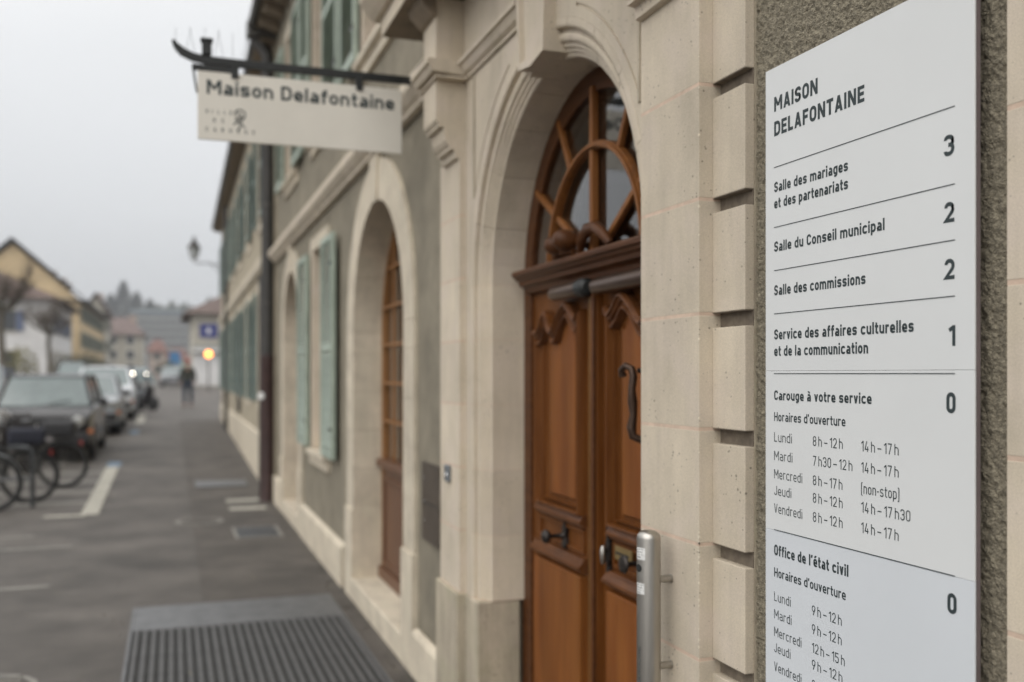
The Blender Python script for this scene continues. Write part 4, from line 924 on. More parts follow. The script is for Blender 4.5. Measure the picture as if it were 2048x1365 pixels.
# litter: small pale flecks and leaves on the asphalt
lv = MB()
rr = random.Random(5)
for i in range(380):
    x = rr.uniform(-1.6, 1.15) if i < 170 else 1.24 - abs(rr.gauss(0, .05)); y_ = rr.uniform(4.6, 13.5); a = rr.uniform(0, PI); s_ = rr.uniform(.004, .014)
    lv.add([(x + s_ * math.cos(a + q) * (1 if k % 2 else .6), y_ + s_ * math.sin(a + q), .009 + .004 * (k % 3) + (.02 if GX0 < x < GX1 and y_ < 7.5 else 0)) for k, q in enumerate((0, 1.4, 3.0, 4.5))], [(0, 1, 2, 3)])
M['leaf'] = mat('dry_leaf', (.30, .27, .18), .8, var=.3, scale=30)
tag(lv.build('fallen_leaves', 'leaf'), 'small pale leaf scraps scattered over the asphalt and pavement', 'leaves', kind='stuff')

# ================================================================== THE STREET BEYOND
def carpaint(name, col, rough=.22, metal=.2): return mat(name, col, rough, metal=metal, var=.05, scale=3, coat=.3, spec=.4)
M['car_dark'] = carpaint('dark_grey_car_paint', (.014, .012, .013)); M['car_silver'] = carpaint('silver_car_paint', (.34, .36, .38)); M['car_white'] = carpaint('white_car_paint', (.66, .68, .70))
M['car_grey'] = carpaint('grey_car_paint', (.16, .165, .17)); M['car_blue'] = carpaint('blue_grey_car_paint', (.10, .13, .17))
M['car_glass'] = mat('tinted_car_glass', (.13, .165, .165), .08, var=.1, spec=.9)
M['trim'] = mat('black_plastic_trim', (.018, .018, .02), .55, var=.1)
M['lens'] = mat('headlight_lens', (.45, .45, .43), .12, metal=.5, var=.05); M['amber'] = mat('amber_lens', (.45, .13, .03), .3, var=.05)
M['numplate'] = mat('white_number_plate', (.30, .28, .28), .4, var=.05); M['redplastic'] = mat('red_plastic', (.35, .03, .025), .4, var=.1)
M['headlamp_on'] = mat('lit_headlamp', (1, .95, .85), .3, var=0, emit=((1.0, .90, .74), 14))
M['amber_on'] = mat('lit_orange_lamp', (1, .5, .1), .3, var=0, emit=((1.0, .30, .06), 5))
def car(name, label, paint, xc, yf, W=1.78, Ln=4.4, H=1.5, hood=.92, cowl=1.15, wsb=.85, round_lamps=False, lit=False, group='cars parked along the street', belt=.94, roof_m=None, boxy=.0, rz=0):
    t = thing(name, label, 'car', (xc, yf, gz(yf + Ln / 2)), rz, group); hw = W / 2
    # side stations: y, bottom, top, half width factor
    st = [(0, .34, .62, .86), (.04, .26, hood - .16, .93), (.22, .22, hood - .06, .985), (cowl, .20, hood + .03, 1), (cowl + .05, .20, belt, 1), (Ln * .62, .20, belt + .02, 1), (Ln - .55, .20, belt + .04, 1), (Ln - .12, .24, belt, .97), (Ln, .38, belt - .22, .88)]
    vs = []; fs = []
    for y, zb, zt, f in st:
        h = hw * f; d = zt - zb
        vs += [(-h + .06, y, zb), (-h, y, zb + .12 * d), (-h, y, zb + .62 * d), (-h + .035, y, zt - .07 * d), (-h + .14, y, zt), (0, y, zt + .025), (h - .14, y, zt), (h - .035, y, zt - .07 * d), (h, y, zb + .62 * d), (h, y, zb + .12 * d), (h - .06, y, zb)]
    n = 11
    for i in range(len(st) - 1):
        for j in range(n): fs.append((i * n + j, i * n + (j + 1) % n, (i + 1) * n + (j + 1) % n, (i + 1) * n + j))
    fs += [tuple(range(n)), tuple((len(st) - 1) * n + j for j in range(n))]
    MB().add(vs, fs).build('body', paint, t, .02, True)
    # greenhouse
    b0, b1 = cowl - .05, Ln - .25 - (0 if boxy else .25); t0, t1 = cowl + wsb * (1 - boxy * .35), b1 - .45 * (1 - boxy * .6)
    hb, ht = hw - .09, hw - .24; zb, zt = belt - .01, H - .05
    Q = {'A': (-hb, b0, zb), 'B': (hb, b0, zb), 'C': (hb, b1, zb), 'D': (-hb, b1, zb), 'E': (-ht, t0, zt), 'F': (ht, t0, zt), 'G': (ht, t1, zt), 'H': (-ht, t1, zt)}
    def pan(nm, ks): MB().add([Q[k] for k in ks], [(0, 1, 2, 3)]).build(nm, 'car_glass', t)
    pan('windscreen', 'ABFE'); pan('rear_window', 'CDHG'); pan('side_window', 'BCGF'); pan('side_window', 'DAEH')
    MB().add([(-ht, t0 - .03, zt), (ht, t0 - .03, zt), (ht, t1 + .03, zt), (-ht, t1 + .03, zt), (-ht + .12, t0 + .18, H), (ht - .12, t0 + .18, H), (ht - .12, t1 - .1, H - .01), (-ht + .12, t1 - .1, H - .01)], [(4, 5, 6, 7), (0, 1, 5, 4), (1, 2, 6, 5), (2, 3, 7, 6), (3, 0, 4, 7)]).build('roof', roof_m or paint, t, 0, False)
    for a, b in (('A', 'E'), ('B', 'F'), ('C', 'G'), ('D', 'H')): MB().tube([Q[a], Q[b]], .035, 6).build('pillar', paint, t)
    for s in (-1, 1):
        ym = (b0 + b1) / 2; MB().tube([(s * (hb + .004), ym, zb), (s * (ht + .004), (t0 + t1) / 2, zt)], .03, 6).build('pillar', 'trim', t)
        MB().tube([(s * ht, t0 - .02, zt + .01), (s * ht, t1 + .02, zt + .01)], .025, 6).build('roof_rail', 'trim', t)
        MB().lathe((s * (hw + .10), b0 + .22, belt + .05), (0, 1, 0), [(-.05, .04), (-.03, .085), (.04, .08), (.07, .04)], 10).build('wing_mirror', 'trim', t)
        if round_lamps: hl = MB().lathe((s * (hw - .24), .02, hood - .22), (0, -1, 0), [(-.02, .10), (.0, .10), (.02, .085), (.03, .02)], 18)
        else: hl = MB().slab([[(s * (hw - .50), hood - .27), (s * (hw - .10), hood - .25), (s * (hw - .08), hood - .12), (s * (hw - .46), hood - .16)]], -.02, .06, lambda a, b, c: (b, a, c))
        hl.build('headlight', 'headlamp_on' if lit else 'lens', t, 0 if round_lamps else .01)
        MB().box(*sorted((s * (hw - .14), s * (hw + .005))), .03, .14, .50, .57).build('indicator', 'amber', t, .005)
        for wy in (.78, Ln - .82):
            wh = MB().lathe((s * (hw - .21), wy, .32), (s, 0, 0), [(0, .30), (.02, .325), (.18, .325), (.2, .30), (.2, .21), (.17, .2)], 28).build('wheel', 'rubber', t, 0, True)
            rm_ = MB().lathe((s * (hw - .05), wy, .32), (s, 0, 0), [(0, .20), (.03, .20), (.035, .18), (.015, .06), (.04, .05)], 20); rm_.build('rim', 'steel', wh, 0, True)
            MB().lathe((s * (hw - .24), wy, .33), (s, 0, 0), [(0, .375), (.242, .375), (.243, .33)], 28).build('wheel_arch', 'trim', t)
    MB().box(-hw + .06, hw - .06, -.05, .06, .34, .52).build('bumper', 'trim', t, .03)
    g = MB().box(-hw + .42, hw - .42, -.012, .03, hood - .30, hood - .12).build('grille', 'trim', t, .01)
    for k_ in range(3): MB().box(-hw + .44, hw - .44, -.018, -.01, hood - .27 + k_ * .055, hood - .26 + k_ * .055).build('grille_bar', 'chrome', g)
    MB().box(-.26, .26, -.062, -.052, .385, .495).build('number_plate', 'numplate', t, .004)
    MB().tube([(.05, b0 - .01, zb + .02), (.45, b0 + .06, zb + .10)], .008, 5).build('wiper', 'trim', t)
    return t
car('estate_car', 'dark grey boxy estate car with round headlights parked behind the bicycles', 'car_dark', -2.23, 19.0, W=1.80, H=1.56, hood=.93, wsb=.55, round_lamps=True, belt=.98, boxy=.6)
car('hatchback_car', 'silver hatchback parked second in the row behind the dark estate car', 'car_silver', -2.02, 25.2, W=1.72, Ln=4.1, H=1.43)
car('family_car', 'tall white family car parked third in the row with bright roof', 'car_white', -1.93, 31.0, W=1.75, Ln=4.3, H=1.58, hood=.98, cowl=.95)
car('people_carrier', 'grey people carrier cut by the left frame edge beside the dark estate car', 'car_grey', -4.62, 25.4, W=1.8, Ln=4.5, H=1.66, hood=1.0, cowl=.8, roof_m='car_silver')
car('oncoming_car', 'distant oncoming dark car with both headlamps lit', 'car_blue', -2.85, 100, H=1.5, round_lamps=True, lit=True, hood=1.03, group='cars further down the street')
car('distant_car', 'small silver car far off just left of the walking person', 'car_silver', .10, 74, H=1.5, group='cars further down the street')
car('distant_car', 'dark car far off standing behind the white family car', 'car_dark', -5.6, 62, H=1.75, group='cars further down the street')
car('distant_car', 'grey car far off nearest the cream house across the street', 'car_grey', -6.6, 74, H=1.5, group='cars further down the street')

# scooters
def scooter(label, x, y, m, rz=0):
    t = thing('motor_scooter', label, 'scooter', (x, y, gz(y)), rz, 'scooters parked past the cars')
    for wy, nm in ((0, 'wheel'), (1.25, 'wheel')):
        MB().lathe((-.06, wy, .25), (1, 0, 0), [(0, .22), (.02, .25), (.10, .25), (.12, .22)], 22).build(nm, 'rubber', t, 0, True)
    MB().slab([[(.15, .28), (.45, .22), (.95, .24), (1.3, .42), (1.5, .62), (1.45, .78), (.75, .74), (.65, .38), (.38, .34), (.22, .75), (.12, .95), (.02, .92), (.06, .6)]], -.15, .15).build('body', m, t, .05)
    MB().slab([[(.70, .74), (1.42, .78), (1.38, .88), (1.0, .86), (.74, .80)]], -.13, .13).build('seat', 'trim', t, .03)
    MB().tube([(-.34, .10, 1.02), (0, .05, .98), (.34, .10, 1.02)], .016, 6).build('handlebar', 'iron', t)
    MB().add([(-.18, .0, .98), (.18, .0, .98), (.14, .16, 1.34), (-.14, .16, 1.34)], [(0, 1, 2, 3)]).build('windshield', 'car_glass', t)
    MB().lathe((0, -.0, .86), (0, -1, 0), [(0, .08), (.03, .07), (.05, .02)], 14).build('headlight', 'lens', t, 0, True)
    return t
scooter('silver motor scooter parked past the white family car', -1.0, 37.2, 'car_silver', .5)
scooter('black motor scooter parked past the white family car', -.62, 36.6, 'car_dark', .9)

# bicycles and hoop rack
def bicycle(label, x, y, m, rz, fender='iron', basket=False, bag=None):
    t = thing('bicycle', label, 'bicycle', (x, y, gz(y)), rz, 'bicycles at the hoop rack')
    for wx in (-.53, .53):
        pts = [(wx + .325 * math.cos(2 * PI * i / 30), 0, .345 + .325 * math.sin(2 * PI * i / 30)) for i in range(30)]
        wh = MB().tube(pts, .033, 8, closed=True).build('wheel', 'rubber', t, 0, True)
        MB().tube([(wx + (p[0] - wx) * .93, 0, .345 + (p[2] - .345) * .93) for p in pts], .011, 6, closed=True).build('rim', 'iron', wh)
        sk = MB()
        for i in range(0, 30): sk.tube([(wx, .018 * (1 if i % 2 else -1), .345), (wx + (pts[i][0] - wx) * .93, 0, .345 + (pts[i][2] - .345) * .93)], .0015, 3, cap=False)
        sk.tube([(wx, -.03, .345), (wx, .03, .345)], .018, 8); o_ = sk.build('spokes', 'steel', wh); o_['kind'] = 'stuff'
        MB().add([(wx + r * math.cos(math.radians(a)), s_, .345 + r * math.sin(math.radians(a))) for a in range(10 if wx > 0 else 20, 181, 10) for r, s_ in ((.362, -.025), (.368, .025))], [(2 * i, 2 * i + 1, 2 * i + 3, 2 * i + 2) for i in range((180 - (10 if wx > 0 else 20)) // 10)]).build('mudguard', fender, t)
    fr_ = MB(); bb_, st_, hd_, hl_ = (-.02, 0, .30), (-.17, 0, .80), (.36, 0, .90), (.385, 0, .72)
    for a, b, r in ((bb_, st_, .016), (st_, (.36, 0, .86), .016), (bb_, hl_, .019), (bb_, (-.53, 0, .345), .010), ((-.16, 0, .76), (-.53, 0, .345), .009), (hd_, hl_, .019), (hl_, (.53, 0, .345), .013)): fr_.tube([a, b], r, 8)
    fr_.build('frame', m, t)
    MB().tube([st_, (-.19, 0, .93)], .013, 8).build('seat_post', 'steel', t)
    MB().slab([[(-.33, .93), (-.06, .945), (-.05, .965), (-.18, .975), (-.33, 1.0)]], -.06, .06).build('saddle', 'trim', t, .02)
    MB().tube([(.22, -.30, 1.05), (.33, -.22, 1.07), (.36, 0, 1.04), (.33, .22, 1.07), (.22, .30, 1.05)], .013, 8).build('handlebar', 'steel', t)
    MB().tube([hd_, (.35, 0, 1.04)], .014, 8).build('stem', 'steel', t)
    MB().lathe((-.02, -.03, .30), (0, 1, 0), [(0, .095), (.006, .095)], 20).tube([(-.02, -.05, .30), (.1, -.05, .18), (.1, -.12, .18)], .009, 6).build('crank', 'iron', t)
    rk = MB().tube([(-.20, -.06, .74), (-.75, -.06, .74), (-.75, .06, .74), (-.20, .06, .74)], .008, 6).tube([(-.6, -.06, .74), (-.53, -.06, .36)], .006, 6).build('rear_rack', 'iron', t)
    MB().box(-.80, -.77, -.03, .03, .62, .68).build('rear_reflector', 'redplastic', t, .004)
    if basket:
        bk = MB()
        for z in (.78, .86, .94, 1.02): bk.tube([(.42, -.16, z), (.68, -.16, z), (.68, .16, z), (.42, .16, z)], .006, 5, closed=True)
        for q in range(6): bk.tube([(.42 + q * .052, -.16, .78), (.42 + q * .052, -.16, 1.02)], .005, 4).tube([(.42 + q * .052, .16, .78), (.42 + q * .052, .16, 1.02)], .005, 4)
        for q in range(6): bk.tube([(.68, -.16 + q * .064, .78), (.68, -.16 + q * .064, 1.02)], .005, 4)
        o_ = bk.build('basket', 'iron', t); o_['kind'] = 'stuff'
    if bag: MB().box(-.72, -.26, -.11, .11, .76, .98).build('pannier_bag', bag, t, .05)
    return t
M['bike_cream'] = mat('cream_mudguard', (.36, .30, .18), .45, var=.1); M['bike_silver'] = mat('silver_bicycle_frame', (.40, .42, .42), .35, metal=.6, var=.05); M['navy'] = mat('navy_fabric', (.02, .022, .035), .8, var=.2)
bicycle('black bicycle standing just behind the hoop rack post', -2.28, 14.15, 'car_dark', PI + .12, 'trim', bag='navy')
bicycle('bicycle with cream mudguards furthest right behind the hoop rack', -2.03, 15.7, 'car_dark', PI - .08, 'bike_cream', True, 'trim')
bicycle('silver framed bicycle nearest the camera at the left frame edge', -2.62, 13.45, 'bike_silver', .03, 'bike_silver', True)
bicycle('black bicycle with dark saddle bag between rack and estate car', -2.75, 16.7, 'car_dark', .05, 'trim', True, 'trim')
bicycle('dark bicycle with front basket farthest left in the row of bicycles', -3.35, 14.9, 'car_dark', -.1, 'trim', True, 'navy')
RKT = thing('bicycle_rack', 'galvanised steel hoop rack the bicycles lean against', 'bicycle rack', (-2.2, 13.72, 0))
MB().tube([(.54, 0, 0), (.54, 0, .70), (.50, 0, .745), (.44, 0, .76), (-1.0, 0, .76), (-1.06, 0, .745), (-1.1, 0, .70), (-1.1, 0, 0)], .030, 10).build('hoop', 'steel_dark', RKT, 0, True)
MB().tube([(.52, 0, .36), (-1.08, 0, .36)], .018, 8).build('cross_bar', 'steel_grate', RKT, 0, True)
M['rackflat'] = M['steel_grate']; MB().box(-1.05, .5, -.022, .022, .755, .775).build('top_strip', 'steel_grate', RKT, .004)

# person walking towards the camera
def skin(name, verts, edges, radii, m, parent, sub=2, root=0):
    me = bpy.data.meshes.new(name); me.from_pydata(verts, edges, []); o = bpy.data.objects.new(name, me); link(o); o.parent = parent
    me.materials.append(M[m]); md = o.modifiers.new('skin', 'SKIN'); md.use_smooth_shade = True
    if not me.skin_vertices: me.skin_vertices.new()
    for i, r in enumerate(radii):
        v = me.skin_vertices[0].data[i]; v.radius = r if isinstance(r, tuple) else (r, r); v.use_root = (i == root)
    s = o.modifiers.new('sub', 'SUBSURF'); s.levels = sub; s.render_levels = sub
    return o
M['skin'] = mat('skin', (.42, .24, .17), .6, var=.05); M['jacket'] = mat('dark_olive_jacket', (.030, .031, .022), .85, var=.2, scale=12); M['jeans'] = mat('dark_blue_jeans', (.016, .026, .046), .85, var=.2, scale=12); M['redcap'] = mat('red_cap', (.26, .045, .045), .8, var=.15)
PE = thing('person', 'person in a dark jacket, dark jeans and red cap walking along the pavement', 'person', (.58, 38.9, gz(38.9)), 0)
PV = [(0, 0, .95), (.10, 0, .90), (.13, -.05, .50), (.13, .08, .09), (.14, -.08, .04), (-.10, 0, .90), (-.12, -.10, .50), (-.12, -.12, .09), (-.13, -.27, .04), (0, .01, 1.12), (0, 0, 1.36), (0, -.01, 1.50), (0, -.03, 1.62), (0, -.02, 1.74), (.19, 0, 1.42), (.25, .03, 1.14), (.24, -.14, .93), (.235, -.2, .86), (-.19, 0, 1.42), (-.25, .02, 1.14), (-.25, -.10, .92), (-.25, -.14, .85)]
PEd = [(0, 1), (1, 2), (2, 3), (3, 4), (0, 5), (5, 6), (6, 7), (7, 8), (0, 9), (9, 10), (10, 11), (11, 12), (12, 13), (10, 14), (14, 15), (15, 16), (16, 17), (10, 18), (18, 19), (19, 20), (20, 21)]
PR = [(.14, .10), .085, .055, .04, (.045, .035), .085, .055, .04, (.045, .035), (.14, .10), (.16, .11), .05, (.075, .095), (.06, .075), .055, .042, .032, (.035, .02), .055, .042, .032, (.035, .02)]
skin('body', PV, PEd, PR, 'skin', PE)
skin('jacket', [PV[i] for i in (0, 9, 10, 14, 15, 16, 18, 19, 20, 11)], [(0, 1), (1, 2), (2, 3), (3, 4), (4, 5), (2, 6), (6, 7), (7, 8), (2, 9)], [(.19, .15), (.19, .145), (.20, .14), .085, .068, .055, .085, .068, .055, .06], 'jacket', PE, root=1)
skin('trousers', [PV[i] for i in (0, 1, 2, 3, 5, 6, 7)], [(0, 1), (1, 2), (2, 3), (0, 4), (4, 5), (5, 6)], [(.16, .12), .105, .078, .06, .105, .078, .06], 'jeans', PE)
for i, j in ((3, 4), (7, 8)): skin('shoe', [PV[i][:2] + (.06,), PV[j][:2] + (.04,)], [(0, 1)], [(.055, .05), (.055, .04)], 'trim', PE)
MB().lathe((0, -.02, 1.66), (0, 0, 1), [(0, .098), (.06, .104), (.11, .092), (.145, .05), (.15, .01)], 18).box(-.08, .08, -.21, -.08, 1.665, 1.68).build('cap', 'redcap', PE, 0, True)
fc = MB()
for s in (-1, 1): fc.lathe((s * .033, -.118, 1.635), (0, -1, 0), [(0, .011), (.004, .006)], 8)
fc.build('eyes', 'trim', PE); MB().lathe((0, -.12, 1.605), (0, -1, -.2), [(0, .016), (.02, .012), (.026, .004)], 8).build('nose', 'skin', PE, 0, True)

# ------------------------------------------------------------------ buildings across and down the street
def bm(name, col, rough=.9, **k): M[name] = mat(name, col, rough, var=.08, scale=.5, big=.05, **k)
bm('white_render', (.72, .71, .70)); bm('ochre_render', (.62, .48, .29)); bm('cream_render', (.50, .47, .40)); bm('pink_render', (.42, .34, .29)); bm('grey_render', (.36, .36, .34)); bm('pale_green_render', (.40, .44, .36)); bm('concrete', (.22, .26, .28))
bm('red_tile', (.15, .075, .06)); bm('pink_tile', (.15, .11, .10)); M['blue_shutter'] = mat('blue_grey_shutter', (.12, .15, .24), .6, var=.1); M['green_shutter'] = mat('dull_green_shutter', (.15, .17, .13), .6, var=.1)
M['far_glass'] = mat('dark_window_pane', (.05, .055, .06), .1, var=.1, spec=.8)
def house(name, label, x0, x1, y0, y1, zb, eave, ridge, wall, roof, shut=None, axis='y', rows=2, step=3.0, faces=('S', 'E'), gable=True, over=.5, chim=(), cat='house', group=None, ww=1.0, wh=1.6, hip=0):
    xc, yc = (x0 + x1) / 2, (y0 + y1) / 2; t = thing(name, label, cat, (xc, yc, zb), 0, group); hx, hy = (x1 - x0) / 2, (y1 - y0) / 2
    MB().box(-hx, hx, -hy, hy, -.3, eave).build('wall', wall, t)
    rf = MB(); o_ = over
    if axis == 'y':
        g0, g1 = (-hy - o_ + hip, hy + o_ - hip)
        rf.add([(-hx - o_, -hy - o_, eave - .05), (hx + o_, -hy - o_, eave - .05), (0, g0, ridge), (-hx - o_, hy + o_, eave - .05), (hx + o_, hy + o_, eave - .05), (0, g1, ridge)], [(0, 2, 5, 3), (1, 4, 5, 2), (0, 3, 4, 1)] + ([(0, 1, 2), (3, 5, 4)] if hip else []))
        if not hip:
            for s in (-1, 1): MB().add([(-hx, s * hy, eave), (hx, s * hy, eave), (0, s * hy, ridge - o_ * .6), (-hx, s * (hy - .2), eave), (hx, s * (hy - .2), eave), (0, s * (hy - .2), ridge - o_ * .6)], [(0, 1, 2), (3, 5, 4), (0, 2, 5, 3), (1, 4, 5, 2)]).build('gable', wall, t)
    else:
        g0, g1 = (-hx - o_ + hip, hx + o_ - hip)
        rf.add([(-hx - o_, -hy - o_, eave - .05), (-hx - o_, hy + o_, eave - .05), (g0, 0, ridge), (hx + o_, -hy - o_, eave - .05), (hx + o_, hy + o_, eave - .05), (g1, 0, ridge)], [(0, 2, 5, 3), (1, 4, 5, 2), (0, 3, 4, 1)] + ([(0, 1, 2), (3, 5, 4)] if hip else []))
    r_ = rf.build('roof', roof, t)
    sm = r_.modifiers.new('thick', 'SOLIDIFY'); sm.thickness = .22; sm.offset = 1
    for cx, cy, cz in chim: MB().box(cx - .5, cx + .5, cy - .5, cy + .5, eave, cz).box(cx - .6, cx + .6, cy - .6, cy + .6, cz, cz + .15).build('chimney', 'pink_render', r_)
    sh = (eave - .2) / rows
    for f in faces:
        ln = (x1 - x0) if f == 'S' else (y1 - y0); n_ = max(1, int((ln - .8) / step)); off = (ln - n_ * step) / 2
        for i in range(n_):
            c = -ln / 2 + off + step * (i + .5)
            for r in range(rows):
                z0_ = .9 + r * sh + (0 if r else -.1); h_ = min(wh, sh - 1.0) * (1.15 if r == 0 else 1)
                fm = (lambda a, b, c_: (b, -hy - a, c_)) if f == 'S' else (lambda a, b, c_: (hx + a, b, c_))
                w_ = MB().slab([rect(c - ww / 2 - .12, c + ww / 2 + .12, z0_ - .12, z0_ + h_ + .12), rect(c - ww / 2, c + ww / 2, z0_, z0_ + h_)], .002, .10, fm).build('window', 'cream_render' if wall != 'cream_render' else 'white_render', t)
                MB().slab([rect(c - ww / 2, c + ww / 2, z0_, z0_ + h_)], .004, .03, fm).build('pane', 'far_glass', w_)
                if shut and r:
                    for s in (-1, 1):
                        a, b = sorted((c + s * (ww / 2 + .02), c + s * (ww / 2 + .55))); MB().slab([rect(a, b, z0_, z0_ + h_)], .102, .15, fm).build('shutter', shut, w_)
    return t
house('street_house', 'white two storey house with blue grey shutters and brown hipped roof behind the cars', -21.5, -9.4, 87.2, 107, .88, 6.9, 10.0, 'white_render', 'roof_tile', 'blue_shutter', 'y', 2, 3.2, hip=6, over=.9)
house('street_house', 'big ochre gabled house with grey roof edge rising behind the white house', -21.6, -9.2, 112, 151, .88, 8.6, 14.6, 'ochre_render', 'roof_grey', 'green_shutter', 'y', 3, 3.2, chim=((1.8, 10, 13.2), (2.4, -8, 12.4), (1.5, 20, 13.4)), over=.7)
house('street_house', 'cream house with pinkish roof just right of the ochre house', -10.8, -4.4, 170, 186, .88, 7.2, 9.9, 'cream_render', 'pink_tile', None, 'x', 3, 2.6, hip=3, chim=((1.5, 0, 10.6),))
house('street_house', 'tall pale house with dark roof just past the ochre house', -11.6, -9.0, 153, 166, .88, 9.6, 12.4, 'cream_render', 'roof_tile', 'green_shutter', 'y', 3, 2.6, over=.5, chim=((0, 2, 12.8),))
house('street_house', 'narrow pink house standing right of the cream house', -4.1, -1.2, 205, 222, .88, 5.2, 7.6, 'pink_render', 'red_tile', None, 'x', 2, 2.2, hip=1.2)
house('street_house', 'pale green low house with red roof at the end of the street', -1.0, 3.4, 232, 246, .88, 4.2, 6.6, 'pale_green_render', 'red_tile', None, 'x', 2, 2.4, hip=1.4)
house('street_house', 'small grey house far behind the walking person', -14.5, -7, 232, 250, .88, 10.0, 13.5, 'grey_render', 'pink_tile', None, 'x', 3, 2.6, hip=2)
CB = house('corner_house', 'cream corner house with brown roof and blue sign where the pavement ends', 1.45, 10.5, 75.5, 88, .75, 5.4, 7.0, 'cream_render', 'roof_tile', None, 'x', 2, 3.0, faces=('S',), hip=3, over=.6)
MB().box(-4.6, 2, -6.9, -6.26, 2.55, 2.75).build('awning_board', 'white_render', CB, .02)
MB().box(-4.5, -1.5, -6.28, -6.255, .1, 2.4).build('shop_front', 'white_render', CB)
MB().box(-4.5, -1.0, -6.30, -6.256, 2.80, 3.05).build('shop_sign', 'grey_render', CB)
BS = thing('blue_sign', 'square dark blue sign with a small white mark on the corner house', 'sign', (2.55, 74.5, .75))
MB().box(-.62, .62, -.05, .05, 3.55, 4.55).build('sign_panel', mat('dark_blue_enamel', (.025, .035, .17), .4, var=.04), BS, .02)
MB().box(-.10, .10, -.055, -.051, 3.85, 4.25).box(-.18, .18, -.0545, -.0515, 4.0, 4.1).build('sign_mark', 'white_render', BS); MB().tube([(0, 0, 0), (0, 0, 3.56)], .05, 8).build('post', 'grey_render', BS)
OL = thing('orange_lamp', 'lit orange round lamp on a post in front of the corner house', 'lamp', (2.08, 61, .65))
MB().tube([(0, 0, 0), (0, 0, 1.98)], .04, 8).build('post', 'iron', OL)
MB().lathe((0, 0, 2.2), (0, -1, 0), [(-.12, .05), (-.08, .21), (.06, .235), (.07, .2)], 20).build('lamp_housing', 'trim', OL, 0, True)
MB().lathe((0, -.07, 2.2), (0, -1, 0), [(0, .20), (.03, .18), (.05, .10), (.055, .02)], 20).build('lens', 'amber_on', OL, 0, True)
MB().box(-.02, .02, -.02, .02, .05, .06)
AP = thing('apartment_block', 'long modern grey block with horizontal window bands below the wooded hill', 'building', (1, 430, .9))
MB().box(-17, 22, 0, 14, 0, 27).build('wall', 'concrete', AP)
for k_ in range(8): MB().box(-16.6, 21.6, -.30, -.002, 3.2 + k_ * 3.0, 4.7 + k_ * 3.0).build('window_band', 'far_glass', AP)
for k_ in range(8): MB().box(-17.2, 22.2, -.9, -.304, 1.9 + k_ * 3.0, 2.9 + k_ * 3.0).build('balcony', 'grey_render', AP)
BC = thing('blue_container', 'small bright blue hut low between the houses and the corner house', 'hut', (.6, 150, .88))
MB().box(-.9, .6, 0, 3, 0, 4.0).build('wall', mat('bright_blue_cladding', (.06, .22, .45), .6, var=.1), BC, .05); MB().box(-1.0, .7, -.1, 3.1, 4.01, 4.2).build('roof', 'grey_render', BC); MB().box(-.4, .5, -.03, -.002, .1, 2.2).build('door', 'grey_render', BC)

# ------------------------------------------------------------------ trees, shrubs, hill
M['bark'] = mat('plane_bark', (.105, .09, .065), .9, var=.25, scale=5, bump=.5, bscale=30)
M['twig'] = mat('bare_twigs', (.10, .075, .055), .9, var=.2)
def bare_tree(name, label, x, y, h, sp, seed, group='bare plane trees on the square'):
    r_ = random.Random(seed); t = thing(name, label, 'tree', (x, y, gz(y)), 0, group)
    MB().tube([(0, 0, -.1), (.03, .02, h * .25), (-.05, 0, h * .5), (0, .03, h * .62)], [.24, .19, .165, .17], 10).build('trunk', 'bark', t, 0, True)
    lm = MB(); tw = MB()
    for k_ in range(9):
        a = 2 * PI * k_ / 9 + r_.uniform(-.3, .3); el = r_.uniform(.25, 1.1); ln = sp * r_.uniform(.6, 1.0); p = Vector((0, .03, h * .60)); pts = [p.copy()]
        for q in range(4):
            p = p + Vector((math.cos(a) * math.cos(el), math.sin(a) * math.cos(el), math.sin(el))) * ln / 4; pts.append(p.copy()); a += r_.uniform(-.35, .35); el += r_.uniform(-.1, .3)
        lm.tube(pts, [.10, .085, .07, .06, .075], 7)
        for kn_ in (2, 3, 4):
            c_ = pts[kn_]; lm.lathe(c_, (0, 0, 1), [(-.09, .03), (0, .11), (.09, .05)], 7)
            for q in range(26):
                d = Vector((r_.gauss(0, .6), r_.gauss(0, .6), r_.uniform(.1, 1.2))).normalized(); l_ = r_.uniform(.4, 1.1)
                tw.tube([c_, c_ + d * l_ * .5 + Vector((0, 0, .03)), c_ + d * l_ + Vector((0, 0, l_ * .2))], [.012, .009, .005], 4, cap=False)
    lm.build('limbs', 'bark', t, 0, True); o_ = tw.build('twigs', 'twig', t); o_['kind'] = 'stuff'
bare_tree('plane_tree', 'pollarded bare plane tree in front of the white house at the left edge', -8.5, 58, 7.2, 2.6, 3)
bare_tree('plane_tree', 'second pollarded bare tree further back by the corner of the white house', -9.0, 84, 6.6, 2.4, 8)
M['leafy'] = mat('evergreen_leaves', (.045, .062, .022), .8, var=.35, scale=8); M['leafy_y'] = mat('yellow_green_leaves', (.17, .15, .035), .8, var=.35, scale=8)
def shrub(label, x, y, h, r, m, seed, base=0):
    r_ = random.Random(seed); t = thing('shrub', label, 'shrub', (x, y, gz(y) + base), 0, 'shrubs in front of the far houses')
    MB().tube([(0, 0, 0), (0, 0, h * .6)], [.06, .03], 6).build('trunk', 'bark', t); f = MB()
    for i in range(700):
        p = Vector((r_.gauss(0, 1), r_.gauss(0, 1), r_.gauss(0, 1))).normalized() * (r_.random() ** .4); c_ = Vector((p.x * r, p.y * r, h * .55 + p.z * h * .5)); a = Vector((r_.uniform(-1, 1), r_.uniform(-1, 1), r_.uniform(-1, 1))).normalized() * .10; b = a.cross(Vector((r_.uniform(-1, 1), .3, r_.uniform(-1, 1)))).normalized() * .06
        f.add([c_ - a, c_ + b, c_ + a, c_ - b], [(0, 1, 2, 3)])
    o_ = f.build('crown', m, t); return t
